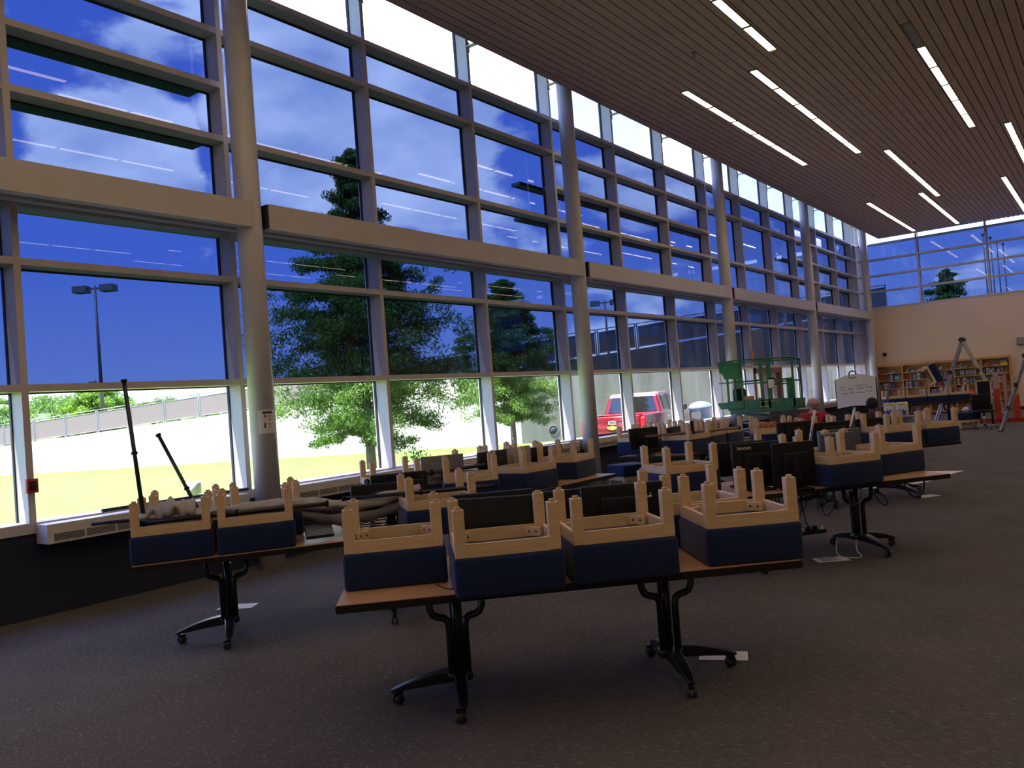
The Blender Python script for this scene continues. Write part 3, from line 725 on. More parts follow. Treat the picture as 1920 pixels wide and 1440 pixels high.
T1 = Tbl((-3.315,2.836),42.3); TL = Tbl((-5.80,3.12),54); TM = Tbl((-5.18,6.45),88); TR = Tbl((-2.94,6.67),50.6); TS = Tbl((-3.35,10.55),51.7); TP = Tbl((-5.25,11.35),90); TF = Tbl((-5.85,26.95),24)
proto = make_stool(); used = [False]
def stool(x, y, ang, label, group, z=TZ, rot=None):
    """x,y: centre of the cushion"""
    if not used[0]:
        used[0] = True; o = proto; o.location = (x,y,z); o.rotation_euler = rot if rot else (0,0,R(ang)); o['label'] = label; o['group'] = group; return o
    return dup(proto, (x,y,z), R(ang), label, group, rot)
def st_c(p, ang, label, group, corner=(-1,-1)):
    """place by the wooden frame's near corner p"""
    a = R(ang); dx, dy = -corner[0]*FW/2, -corner[1]*FD/2
    return stool(p[0]+dx*math.cos(a)-dy*math.sin(a), p[1]+dx*math.sin(a)+dy*math.cos(a), ang, label, group)
def st_t(T, a, b, dang, label, group, turned=False):
    """cushion front-left corner at table coordinates a, b"""
    ang = math.degrees(T.a)+dang; w_, d_ = (SD,SW) if turned else (SW,SD); al = R(ang)
    p = Vector(T.w(a,b)); c = p + Vector((math.cos(al),math.sin(al),0))*w_/2 + Vector((-math.sin(al),math.cos(al),0))*d_/2
    return stool(c.x, c.y, ang+(90 if turned else 0), label, group)
G1 = 'upturned footstools on the front table'; G2 = 'upturned footstools on the left table'; G3 = 'upturned footstools on the middle table'
G4 = 'upturned footstools on the right table'; G5 = 'upturned footstools on the tables by the window bays'; G6 = 'upturned footstools on the table by the bookcase'
st_t(T1,.018,.300,1,'upturned blue footstool at the left end of the front table, set back from its edge',G1)
st_t(T1,.615,-.145,1.5,'upturned blue footstool overhanging the front table edge, second from the left',G1)
st_t(T1,1.235,-.085,2,'upturned blue footstool third from the left on the front table',G1)
st_t(T1,1.985,.03,-2,'upturned blue footstool at the right end of the front table',G1,True)
st_t(T1,1.93,.64,3,'upturned blue footstool right behind the front table\'s right end stool',G1)
st_t(TL,-.01,.03,0,'upturned blue footstool at the left end of the left table, black pole beside it',G2)
st_t(TL,.585,.02,0,'upturned blue footstool second along the left table, cloth roll across its legs',G2)
st_t(TL,.06,.60,4,'upturned blue footstool in the back row left of the leaning black pole',G2)
st_t(TL,.68,.62,3,'upturned blue footstool in the back row of the left table near the notice column',G2)
st_c((-4.44,4.57),52,'upturned blue footstool at the right end of the left table, pole across its frame',G2)
st_c((-5.55,6.27),43,'upturned blue footstool nearest the camera on the middle table',G3)
st_c((-5.20,7.16),84,'upturned blue footstool in the middle of the middle table, mauve panel behind',G3)
st_c((-5.30,8.35),96,'upturned blue footstool at the far end of the middle table, touching the second column',G3)
st_c((-6.42,6.10),60,'upturned footstool behind the middle table\'s first one, reddish legs and pole across',G3)
stool(-6.33,7.88,90,'upturned blue footstool in the window-side row, hidden behind grey monitors',G3)
stool(-6.38,8.52,92,'upturned blue footstool in the window-side row behind the mauve panel',G3)
st_t(TR,-.13,.50,3,'upturned blue footstool left of the big black monitors, alone at the right table\'s near end',G4)
st_c((-2.13,7.55),54,'upturned blue footstool in front of the white-lettered monitors on the right table',G4)
st_c((-1.90,8.45),60,'upturned blue footstool at the right end of the right table, paper under the table',G4)
st_t(TR,1.26,.80,0,'upturned blue footstool at the back of the right table, mostly hidden by monitors',G4)
st_c((-2.51,11.54),51,'upturned blue footstool on the table behind the right one, second from its aisle end',G5)
st_t(TS,1.93,-.03,3,'upturned blue footstool at the aisle end of the table behind the right one',G5)
st_t(TS,.50,.66,-3,'upturned blue footstool in front of the long black monitors before the whiteboard',G5)
st_t(TS,1.25,.66,-2,'upturned blue footstool in the back row toward the paper towel packs',G5)
st_c((-5.31,11.60),78,'upturned blue footstool nearest on the far window-side table, black pole across it',G5)
st_c((-5.26,12.30),88,'upturned blue footstool second on the far window-side table',G5)
st_c((-5.24,12.95),86,'upturned blue footstool at the far end of the far window-side table',G5)
st_t(TP,.30,.80,0,'upturned blue footstool at the window-side corner below the truck tail light',G5)
st_t(TP,.93,.80,1,'upturned blue footstool in the window row below the red truck door',G5)
st_t(TP,1.60,.80,-2,'upturned blue footstool in the window row below the rubbish bin',G5)
st_c((-4.50,12.20),30,'upturned footstool whose frame stands before the orange patterned chair',G5)
for i, lb in enumerate(('upturned blue footstool leftmost on the far table by the bookcase','upturned blue footstool second from left on the far bookcase table','upturned blue footstool third from left on the far bookcase table','upturned blue footstool right of the ladder leg on the far bookcase table')):
    st_t(TF,.02+.60*i,.02,1-i*.6,lb,G6)
stool(-7.15,13.0,62,'blue footstool standing on the carpet right of the second column','single footstools on the floor',z=0, rot=(PI,0,R(62))).location.z = .461
o = stool(-4.75,27.8,0,'blue footstool tipped up on its side on top of the far table','single tipped footstools',z=1.6, rot=(0,R(-112),R(22))); o.location = (-4.50,27.85,1.66)
o = stool(-3.60,26.2,0,'blue footstool standing upright under the far table, a white ball on it','footstools standing upright by the far table',z=.461, rot=(PI,0,R(24)))

# ------------------------------------------------------------------ flip-top tables on castors
def make_table(T, label, L_=2.5, W_=1.15, feet=True, cast=True):
    t = thing('computer_table', label, 'table', (T.c.x,T.c.y,0), T.a)
    tp = MB(); tp.m('laminate').mm((0.004,.004,TZ-.006),(L_-.004,W_-.004,TZ)).build('tabletop', None, t)
    MB().mm((0,0,TZ-.043),(L_,W_,TZ-.003)).build('edge_band', 'edge_black', t, bevel=.002)
    for bx in (.62, L_-.62):
        by = W_/2-.01
        p = MB().m('metal_dark')
        p.tube([(bx,by,.13),(bx,by,TZ-.04)], .024, 16)
        for s in (-1,1):
            p.tube([(bx+s*.046,by-.03,.13),(bx+s*.046,by-.03,.42),(bx+s*.052,by-.032,.46),(bx+s*.075,by-.035,.482),(bx+s*.105,by-.035,.488),(bx+s*.135,by-.035,.502),(bx+s*.152,by-.035,.54),(bx+s*.155,by-.035,TZ-.045)], .022, 12)
        p.rbox((bx,by-.01,.14),(.15,.10,.06),.02).box((bx,by,TZ-.045),(.5,.10,.02)).box((bx,by+.04,.37),(.07,.03,.42))
        pr = p.build('pedestal', None, t)
        for k, (dx, dy) in enumerate((((1,0) if bx > L_/2 else (-1,0)),(0,1),(0,-1))):
            f = MB().m('metal_dark'); n = Vector((-dy,dx,0)); d = Vector((dx,dy,0)); o0 = Vector((bx,by,0)); vs = []
            for i in range(8):
                q = i/7; r0 = .05+.36*q; zt_ = .175-.085*q**1.7; zb = .105-.03*q**1.5 + (.0 if q < .9 else .0); wd = .040-.014*q
                if i == 7: wd *= .6
                for sgn in (-1,1):
                    for z in (zb, zt_): vs.append(o0 + d*r0 + n*(sgn*wd) + Vector((0,0,z)))
            fs = [(0,1,3,2), (28,30,31,29)]
            for i in range(7):
                a = i*4; fs += [(a,a+4,a+5,a+1),(a+2,a+3,a+7,a+6),(a+1,a+5,a+7,a+3),(a,a+2,a+6,a+4)]
            f.add(vs, fs, False); ft = f.build('foot', None, t, bevel=.006)
            cc = o0 + d*.385
            c = MB().m('metal_dark').tube([cc+Vector((0,0,.05)),cc+Vector((0,0,.085))], .009, 8)
            cx = Vector((math.cos(k*1.3+bx),math.sin(k*1.3+bx),0)); w_ = cc + cx*.02
            for s in (-1,1):
                q = Vector((-cx.y,cx.x,0))*s*.016
                ring = []
                for rr_, off in ((.0,.014),(.024,.014),(.030,.006),(.030,-.008),(.0,-.008)):
                    for j in range(16):
                        an = 2*PI*j/16; ring.append(w_+q+q.normalized()*off*.8+(cx*math.cos(an)+Vector((0,0,1))*math.sin(an))*max(rr_,.0005)+Vector((0,0,.031)))
                c.m('caster').add(ring, [(i*16+j,i*16+(j+1)%16,(i+1)*16+(j+1)%16,(i+1)*16+j) for i in range(4) for j in range(16)], True)
            c.m('metal_dark').box(w_+Vector((0,0,.062)), (.05,.03,.02), Euler((0,0,math.atan2(cx.y,cx.x))).to_matrix())
            c.build('castor', None, ft)
    return t
make_table(T1, 'front computer table carrying five upturned blue footstools')
make_table(TL, 'left computer table under the grey cloth roll')
make_table(TM, 'computer table in the middle, along the windows before the second column')
make_table(TR, 'right computer table with cables hanging underneath')
make_table(TS, 'computer table behind the right one, pedestal foot catching an orange light')
make_table(TP, 'far window-side computer table opposite the red truck')
make_table(TF, 'far computer table in front of the bookcase', 2.5, .8)
# ------------------------------------------------------------------ monitors, keyboard, towers
def make_monitor(brand=None, handle=False, mauve=None, W_=.50, H_=.32):
    t = thing('monitor', '', 'monitor'); bm_ = mauve or 'plastic_black'
    zc = (.11 if H_ < .36 else .025)+H_/2
    MB().m(bm_).rbox((0,0,zc),(W_,.045,H_),.008,2).rbox((0,.035,zc),(W_*.55,.04,H_*.55),.012,2).build('casing', None, t)
    sc_ = MB().mm((-W_/2+.015,-.0235,zc-H_/2+.018),(W_/2-.015,-.0225,zc+H_/2-.015)).build('screen', 'screen', t)
    MB().rbox((0,.06,.14),(.07,.03,.26),.008).build('stand', 'plastic_matte', t)
    MB().rbox((0,.03,.008),(.24,.20,.016),.006).build('foot', 'plastic_matte', t)
    if brand: lettering('lettering', brand, .05 if brand != 'S' else .07, 'text_white', t, (W_*.40,.0232,zc+H_*.36), (R(90),0,PI), .0008)
    if handle:
        MB().tube([(-.17,.0235,zc+.09),(-.17,.045,zc+.075),(-.11,.045,zc+.075),(-.11,.0235,zc+.09)], .006, 8).build('handle', 'silver', t)
        MB().mm((.02,.0225,zc-.02),(.06,.026,zc-.012)).build('badge', 'silver', t)
    return t
PR = {'plain': make_monitor(), 'brand': make_monitor('lenovo', W_=.46, H_=.41), 'tall': make_monitor(W_=.41, H_=.40), 'slim': make_monitor('T', mauve='plastic_slate', W_=.40), 'handle': make_monitor(None, True), 'grey': make_monitor(mauve='plastic_grey'), 'mauve': make_monitor(mauve='plastic_mauve'), 'slate': make_monitor('Lenovo', mauve='plastic_slate'), 'wide': make_monitor(W_=.62, H_=.27)}
used_m = set()
def monitor(kind, x, y, ang, label, z=TZ):
    """ang: direction the screen's back points away from, degrees; screen normal is local -y"""
    p = PR[kind]
    if kind not in used_m:
        used_m.add(kind); p.location = (x,y,z); p.rotation_euler = (0,0,R(ang)); p['label'] = label; return p
    return dup(p, (x,y,z), R(ang), label)
def mon_t(kind, T, a, b, dang, label): p = T.w(a, b); monitor(kind, p[0], p[1], math.degrees(T.a)+dang, label, TZ)
mon_t('plain', T1, .86, .50, -12, 'black monitor on the front table, dark screen towards the camera, left of the handled one')
mon_t('handle', T1, .90, .78, 180, 'black monitor seen from behind with a silver handle, behind the second front stool')
mon_t('wide', T1, 1.27, 1.00, 180, 'wide black monitor seen from behind between the third front stool\'s legs')
mon_t('handle', T1, 1.67, .60, 178, 'black monitor with silver handle and cable behind the third front stool\'s right leg')
monitor('wide', -5.02,4.95, 236, 'wide dark monitor behind the grey cloth on the left table')
monitor('plain', -5.15,5.22, 54, 'black monitor standing behind the cloth roll, nearly touching the wide one')
monitor('grey', -6.30,7.10, 236, 'grey-backed monitor leftmost on the middle table')
monitor('plain', -5.90,7.52, 268, 'black monitor between the grey monitor and the mauve one')
monitor('mauve', -5.92,8.03, 268, 'pale mauve monitor on the middle table')
monitor('wide', -6.02,8.78, 262, 'wide black monitor at the far end of the middle table, before the stained wall')
monitor('plain', -5.98,11.42, 238, 'black monitor in front of a blue stool, directly under the truck')
monitor('wide', -5.90,12.30, 270, 'wide low black monitor behind the far window-side stool')
monitor('plain', -5.90,13.25, 270, 'small black monitor among stool legs under the rubbish bin')
mon_t('plain', TR, .74, .66, 172, 'black monitor on the right table just beside the leftmost stool')
mon_t('brand', TR, .70, .34, 174, 'large black monitor with lettering at its corner on the right table')
mon_t('tall', TR, .935, .11, 176, 'large black monitor right of the lettered one on the right table')
mon_t('slate', TR, 2.12, 1.08, 180, 'black and slate monitor with white lettering framed by a stool')
mon_t('slim', TR, 1.76, .62, 180, 'slate-coloured monitor with a small white label between two stools')
mon_t('plain', TS, .30, .52, 176, 'black monitor in front of the man in red')
mon_t('wide', TS, .92, .55, 178, 'wide black monitor in the row before the whiteboard')
mon_t('wide', TS, 1.60, .56, 178, 'wide black monitor at the right of the row before the whiteboard')
# keyboard on the left table
t = thing('keyboard', 'black keyboard with grey keys lying on cables on the left table', 'keyboard', TL.w(1.34,.26,TZ+.02), TL.a+R(8))
t.scale = (.5,1,1); t.rotation_euler = (R(32),0,TL.a+R(4)); t.location.z = TZ+.055
MB().rbox((0,0,.012),(.44,.15,.022),.005).build('case', 'plastic_black', t)
kb = MB()
for i in range(15):
    for j in range(5): kb.box((-.20+.0285*i,-.056+.027*j,.026),(.023,.021,.008))
kb.build('keys', 'keys', t)
# cable coils on the left table, cable loop on the front table
def cable(label, pts, r=.004, m='cable', group=None, name='cable', n=6):
    # smooth the path
    P = [Vector(p) for p in pts]; out = []
    for i in range(len(P)-1):
        p0 = P[max(i-1,0)]; p1 = P[i]; p2 = P[i+1]; p3 = P[min(i+2,len(P)-1)]
        for s in range(5):
            q = s/5; out.append(.5*((2*p1)+(p2-p0)*q+(2*p0-5*p1+4*p2-p3)*q*q+(3*p1-p0-3*p2+p3)*q**3))
    out.append(P[-1])
    return tag(MB().tube(out, r, n).build(name, m), label, 'cable', group)
rc_ = random.Random(12)
for i in range(5):
    c = Vector(TL.w(1.60+.12*i,.30+.05*(i%3),TZ+.012)); pts = []
    for k in range(16):
        a = k*1.15+i; pts.append(c+Vector((math.cos(a)*.09,math.sin(a)*.07,.012+.004*k+.01*rc_.random())))
    cable('black cable coiled beside the keyboard on the left table', pts, .004, 'cable', 'coiled cables on the left table')
cable('thin black cable loop on the front table beside the left end stool', [T1.w(.52,.27,TZ+.004),T1.w(.56,.16,TZ+.004),T1.w(.60,.12,TZ+.004),T1.w(.63,.20,TZ+.004),T1.w(.62,.40,TZ+.004)], .003)
# cables under the right table
for i in range(16):
    a = rc_.uniform(.15,1.75); b_ = rc_.uniform(.25,.7); zt_ = TZ-.036; dp_ = rc_.uniform(.12,.42); w_ = rc_.uniform(.06,.22)
    p = [TR.w(a,b_,zt_),TR.w(a+.02,b_-.02,zt_-dp_*.5),TR.w(a+w_*.3,b_,zt_-dp_*.9),TR.w(a+w_*.6,b_+.03,zt_-dp_),TR.w(a+w_*.9,b_,zt_-dp_*.7),TR.w(a+w_,b_+.02,zt_)]
    tan = i % 5 == 3
    cable('tan cable hanging under the right table' if tan else 'black cable hanging in a loop under the right table', p, .0045 if i%3 else .007, 'cable_tan' if tan else 'cable', 'tan cables under the right table' if tan else 'black cables under the right table')
for i in range(3):
    cable('black cable drooping down to the power strip under the right table', [TR.w(.9+.15*i,.45,TZ-.036),TR.w(.95+.12*i,.42,.52),TR.w(1.05+.08*i,.4,.36),TR.w(1.15+.05*i,.40,.30)], .006, 'cable', 'cables running to the power strip')
cable('thick black cable loop hanging at the right of the right table', [TR.w(2.25,.35,TZ-.036),TR.w(2.27,.33,.60),TR.w(2.35,.33,.50),TR.w(2.47,.35,.52),TR.w(2.50,.35,.62),TR.w(2.49,.35,TZ-.036)], .009)
cable('short black cable loop beside the right table pedestal', [TR.w(1.98,.45,.60),TR.w(2.05,.43,.56),TR.w(2.13,.43,.47),TR.w(2.10,.43,.43),TR.w(2.03,.44,.50),TR.w(1.98,.45,.60)], .006)
cable('white cable curling onto the carpet under the right table', [TR.w(1.80,.50,.12),TR.w(1.74,.42,.04),TR.w(1.70,.30,.006),TR.w(1.62,.28,.006),TR.w(1.55,.36,.006),TR.w(1.56,.48,.03),TR.w(1.62,.55,.14)], .006, 'cable_white')
t = thing('power_strip', 'black power strip full of plugs dangling under the right table', 'power strip', TR.w(1.22,.40,.27), TR.a)
MB().rbox((0,0,0),(.36,.055,.035),.006).build('housing', 'plastic_black', t)
for i, m_ in enumerate(('plastic_black','pack_white','plastic_black','plastic_matte','pack_white')):
    MB().rbox((-.14+.07*i,0,.035),(.04,.035,.04),.006).build('plug', m_, t)
t = thing('power_brick', 'dark grey power brick hanging on cables under the right table', 'power supply', TR.w(.90,.42,.46), TR.a)
MB().rbox((0,0,0),(.06,.045,.17),.01, 2, (0,.5,0)).build('case', 'plastic_grey', t)
cable('black cable holding up the dark grey power brick', [TR.w(.80,.42,TZ-.036),TR.w(.84,.42,.64),TR.w(.87,.42,.54)], .005)

# ------------------------------------------------------------------ cloth roll, stand poles
def rod(name, label, cat, a, b, r, m='pole_black', knobs=True):
    t = thing(name, label, cat, a); d = Vector(b)-Vector(a)
    MB().tube([(0,0,0),tuple(d)], r, 14).build('tube', m, t)
    if knobs:
        for q in (0.0, .5, .985): MB().tube([tuple(d*q),tuple(d*(q+.015))], r*1.45, 14).build('collar', 'plastic_matte', t)
    return t
rod('stand_pole', 'tall upright black pole at the left table, its top at the window transom', 'pole', (-6.08,3.40,.933), (-6.29,3.42,2.11), .016)
rod('stand_pole', 'black pole leaning left over the cloth on the left table', 'pole', TL.w(.56,.585,.732), (-6.42,3.75,1.66), .015)
rod('stand_pole', 'black pole lying across the front legs of the left table stools', 'pole', TL.w(.03,.19,1.018), TL.w(1.42,.14,1.018), .018)
rod('stand_pole', 'black pole lying across the stool at the right end of the left table', 'pole', TL.w(1.55,.35,1.022), TL.w(2.75,-.05,1.035), .016)
rod('stand_pole', 'long black tube lying on the window-side stools of the middle table', 'pole', (-6.10,5.72,1.022), (-5.85,7.35,1.022), .022)
rod('stand_pole', 'dark red-brown pole lying across the far window-side stools', 'pole', (-5.95,11.35,1.022), (-4.95,12.75,1.022), .02, 'door_brown')
rod('blind_rod', 'long flat black rod lying on the window sill left of the stools', 'rod', (-8.34,4.22,.925), (-8.34,5.95,.925), .018, knobs=False)
rod('blind_rod', 'short black rod lying on the sill under the red truck', 'rod', (-8.34,13.75,.925), (-8.34,15.6,.925), .018, knobs=False)
rod('blind_rod', 'thin black rod sticking out left past the left table', 'rod', TL.w(-.30,.35,1.03), TL.w(.25,.40,1.03), .014, knobs=False)
rod('stand_pole', 'silver pole standing behind the big black monitor', 'pole', (-3.30,10.72,.73), (-3.18,10.78,1.33), .017, 'silver')
rod('stand_pole', 'second silver pole, right of the first behind the monitors', 'pole', (-3.05,11.55,.74), (-2.90,11.62,1.30), .017, 'silver')
def cloth(label, prof, L_, T, a0, b0, m, seed, name='cloth', sag=0, zb=1.0, amp=.006, twist=0, nu=60):
    rr = random.Random(seed); ph = [rr.uniform(0,6) for _ in range(6)]; n = len(prof); vs = []
    for i in range(nu+1):
        q = i/nu; s = 1+.10*math.sin(q*9+ph[0])+.05*math.sin(q*23+ph[1]); dz = -sag*math.sin(PI*q)
        for j, (py, pz) in enumerate(prof):
            wob = amp*(math.sin(q*13+j*.9+ph[2])+.6*math.sin(q*27-j*.6+ph[3]))
            p = T.w(a0+L_*q, b0+(py*s)+wob+twist*q, zb+pz*s+dz+wob*.8); vs.append(p)
    fs = [(i*n+j,i*n+(j+1)%n,(i+1)*n+(j+1)%n,(i+1)*n+j) for i in range(nu) for j in range(n)] + [tuple(range(n)), tuple(nu*n+j for j in reversed(range(n)))]
    return tag(MB().add(vs, fs, True).build(name, m), label, 'cloth')
oval = [(.115*math.cos(2*PI*k/14), .045*math.sin(2*PI*k/14)) for k in range(14)]
cloth('grey cloth roll sagging between the stools of the left table', [(x*.9,z*1.15) for x,z in oval], 1.05, TL, 1.14, .38, 'cloth_grey', 3, 'cloth_roll', .065, 1.03)
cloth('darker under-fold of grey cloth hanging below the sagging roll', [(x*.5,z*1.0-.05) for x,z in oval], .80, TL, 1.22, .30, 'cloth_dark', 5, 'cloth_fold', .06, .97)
cloth('grey cloth lying flat through the stool legs of the left table', [(x*1.0,z*.7) for x,z in oval], 1.15, TL, .03, .37, 'cloth_grey', 8, 'cloth_roll', .0, 1.035, .008)
cloth('crumpled end of grey cloth beside the upright pole on the left stool', [(x*.9,z*1.5) for x,z in oval], .34, TL, .09, .33, 'cloth_grey', 11, 'cloth_bundle', -.02, 1.06, .022, nu=26)
# papers on the carpet
def sheet(label, x, y, ang, sx, sy, ink=True, m='paper', name='paper_sheet', z=.003):
    t = thing(name, label, 'paper', (x,y,z), R(ang))
    pl = [(-sx/2,-sy/2),(sx/2,-sy/2*.95),(sx/2*.96,sy/2),(-sx/2,sy/2*.97)]
    MB().prism(pl, 0, .002).build('sheet', m, t)
    if ink:
        b = MB(); [b.mm((-sx*.35,-sy*.30+sy*.16*i,.002),(sx*(.1+.25*((i*7)%3)/2),-sy*.30+sy*.16*i+sy*.08,.0026)) for i in range(5)]; b.build('printing', 'paper_ink', t)
    return t
sheet('printed white paper on the carpet right of the front table', -2.32,8.03-.05,35,.30,.20)
sheet('white paper under the left table pedestal', -6.75,4.62,30,.34,.20,False)
sheet('small white paper on the carpet below the far pedestal foot', -2.25,12.35,50,.30,.20,False)
sheet('white paper by the right front pedestal of the front table', -2.15,4.95,20,.30,.18,False)
b = MB(); pts = [(-3.7,13.1),(-2.85,13.2),(-2.62,13.75),(-2.50,14.0),(-2.46,14.3),(-2.36,14.6),(-2.34,15.0),(-2.22,15.45),(-3.09,15.4),(-3.4,14.8)]
b.prism(pts, .002, .005); tag(b.build('dust_sheet', 'paper'), 'large torn white paper sheet on the carpet behind the right table', 'sheet')
# ------------------------------------------------------------------ green scissor lift near the windows
t = thing('scissor_lift', 'green scissor lift platform standing by the windows with its guard rails up', 'lift', (-6.80,19.0,0))
X0, X1, Y0, Y1 = -.78, .78, 0, .72
pl = MB().m('lift_green').mm((X0,Y0,1.06),(X1,Y1,1.12)).mm((X0,Y0-.01,1.10),(X1,Y0+.02,1.33)).mm((X0,Y1-.02,1.10),(X1,Y1+.01,1.30)).mm((X1-.02,Y0,1.1),(X1,Y1,1.30))
pl.prism([(-1.08,1.30),(-.42,1.32),(-.42,1.15),(-1.0,1.15)], Y0-.035, Y0-.012, lambda v: Vector((v.x,v.z,v.y))); pl.mm((X0,Y0-.02,1.02),(X1,Y0,1.12))
pl = pl.build('platform', None, t, bevel=.004)
tx = MB().m('lift_text')
for i, w_ in enumerate((.055,.03,.06,.025,.05,.045,.03)): tx.box((-.02+.062*i,Y0-.014,1.275),(w_,.004,.022))
for i in range(4): tx.box((-.02+.055*i,Y0-.014,1.16),(.04,.004,.04))
tag(tx.build('lettering', None, pl), 'worn orange lettering')
for x, r in ((-.80,.022),(-.62,.02),(-.45,.02),(.03,.035),(.19,.03),(.76,.02)):
    MB().mm((x-r,Y0-.01,1.1),(x+r,Y0+.03,2.25)).build('rail_post', 'lift_green', t)
for x in (-.75,0,.72): MB().mm((x-.02,Y1-.03,1.1),(x+.02,Y1+.01,2.22)).build('rail_post', 'lift_green', t)
for pts in ([(-1.02,.01,2.25),(-.6,.01,2.29),(.05,.01,2.27),(.76,.01,2.25)],[(-1.02,.01,1.77),(.05,.01,1.78)],[(.19,.01,1.76),(.76,.01,1.77)],[(-.8,.70,2.24),(.74,.70,2.22)],[(-.8,.70,1.72),(.74,.70,1.72)],[(.76,.0,2.25),(.74,.70,2.22)],[(-.8,.0,2.27),(-.8,.70,2.24)],[(.25,.01,1.66),(.70,.01,1.66),(.70,.01,1.35)]):
    MB().tube(pts, .018, 8).build('guard_rail', 'lift_green', t)
MB().prism([(-1.0,2.27),(-.48,2.24),(-.46,1.86),(-.86,1.86),(-.90,1.98),(-.97,2.02)], -.03, .0, lambda v: Vector((v.x,v.z,v.y))).build('tool_tray', 'lift_green', t, bevel=.006)
MB().rbox((.68,.06,1.55),(.16,.14,.44),.02).build('battery_box', 'lift_green', t)
cb = MB().rbox((.27,-.03,1.68),(.13,.07,.20),.01).build('control_box', 'board_white', t)
MB().rbox((.27,.0,1.80),(.17,.09,.03),.01).build('control_lid', 'plastic_black', cb)
sc1 = MB().m('steel')
for lvl in range(3):
    z0, z1 = .40+.21*lvl, .61+.21*lvl
    for yy in (.12,.60):
        sc1.tube([(-.66,yy,z0),(.60,yy,z1)], .028, 6); sc1.tube([(-.66,yy,z1),(.60,yy,z0)], .028, 6)
    for x in (-.66,.60,-.03): sc1.tube([(x,.08,z1 if x > -.5 else z0),(x,.64,z1 if x > -.5 else z0)], .02, 6)
sc1.build('scissor_arms', None, t)
MB().rbox((0,.36,.27),(1.5,.70,.24),.03).build('chassis', 'plastic_black', t)
for x in (-.58,.58):
    for y in (.02,.70): MB().lathe([(.10,-.05),(.155,-.045),(.16,0),(.155,.045),(.10,.05)], 22, (x,y,.16), 'y').build('wheel', 'tyre', t)
pz = 1.12
t = thing('tool_bag', 'dark bag hanging on the left side of the green lift', 'bag', (-7.42,19.25,pz)); MB().rbox((0,0,.25),(.28,.18,.50),.05,3).build('body', 'plastic_matte', t); MB().tube([(-.08,0,.5),(-.06,0,.58),(.06,0,.58),(.08,0,.5)], .01, 6).build('strap', 'cable', t)
t = thing('cardboard_box', 'small cardboard box on the green lift platform', 'box', (-7.18,19.2,pz)); MB().mm((-.1,-.09,0),(.1,.09,.30)).build('carton', 'shelf_wood', t); MB().mm((-.1,-.03,.30),(.1,.03,.303)).build('tape', 'chair_cream', t)
t = thing('paint_can', 'small round can beside the box on the green lift', 'can', (-6.93,19.3,pz)); MB().lathe([(.05,0),(.055,.01),(.055,.24),(.05,.25)], 18).build('can_body', 'steel', t); MB().tube([(-.05,0,.24),(0,0,.32),(.05,0,.24)], .004, 5).build('bail', 'steel', t)
t = thing('orange_tag', 'orange paper tag stuck on the window mullion above the green lift', 'tag', (XF+.006,ymull(8)+.02,2.52)); MB().mm((0,-.09,-.13),(.004,.09,.13)).build('tag_sheet', 'orange_sign', t)
# brown crate below the lift and patterned chairs
t = thing('wooden_crate', 'dark brown slatted crate standing right of the scissor arms', 'crate', (-5.95,18.35,0))
MB().mm((-.36,-.2,0),(.36,.2,1.06)).build('case', 'plenum_black', t)
b = MB()
for k in range(7): b.mm((-.385,-.215,.03+.15*k),(.385,-.20,.165+.15*k)); b.mm((.37,-.2,.03+.15*k),(.385,.2,.165+.15*k))
b.build('slats', 'crate_brown', t)
def patterned():
    m, nt, N, L = newmat('chair_pattern')
    out = N.new('ShaderNodeOutputMaterial'); b = N.new('ShaderNodeBsdfPrincipled'); b.inputs['Roughness'].default_value = .9
    tc = N.new('ShaderNodeTexCoord'); v = N.new('ShaderNodeTexVoronoi'); v.inputs['Scale'].default_value = 9; v.inputs['Randomness'].default_value = .1; L.new(tc.outputs['Object'], v.inputs[0])
    r = N.new('ShaderNodeValToRGB'); r.color_ramp.interpolation = 'CONSTANT'; e = r.color_ramp.elements; e[0].color = (.52,.13,.02,1); e[1].position = .36; e[1].color = (.66,.42,.20,1); e2 = e.new(.46); e2.color = (.40,.08,.015,1)
    L.new(v.outputs['Distance'], r.inputs[0]); L.new(r.outputs[0], b.inputs['Base Color']); L.new(b.outputs[0], out.inputs[0]); MATS['chair_pattern'] = m
patterned()
def armchair(label, x, y, a):
    t = thing('armchair', label, 'armchair', (x,y,0), R(a))
    MB().rbox((0,0,.36),(.56,.54,.16),.04,3).build('seat', 'chair_pattern', t); MB().rbox((0,.26,.68),(.56,.12,.50),.05,3).build('backrest', 'chair_pattern', t)
    for s in (-1,1): MB().rbox((s*.31,0,.45),(.07,.50,.34),.03,3).build('armrest', 'chair_pattern', t)
    for sx in (-1,1):
        for sy in (-1,1): MB().box((sx*.24,sy*.21,.14),(.045,.045,.28)).build('leg', 'maple', t)
armchair('orange patterned armchair left of the silver poles, below the brown crate', -5.75,15.9,10)
armchair('second orange patterned armchair, just left of the man in red', -5.45,17.4,-12)
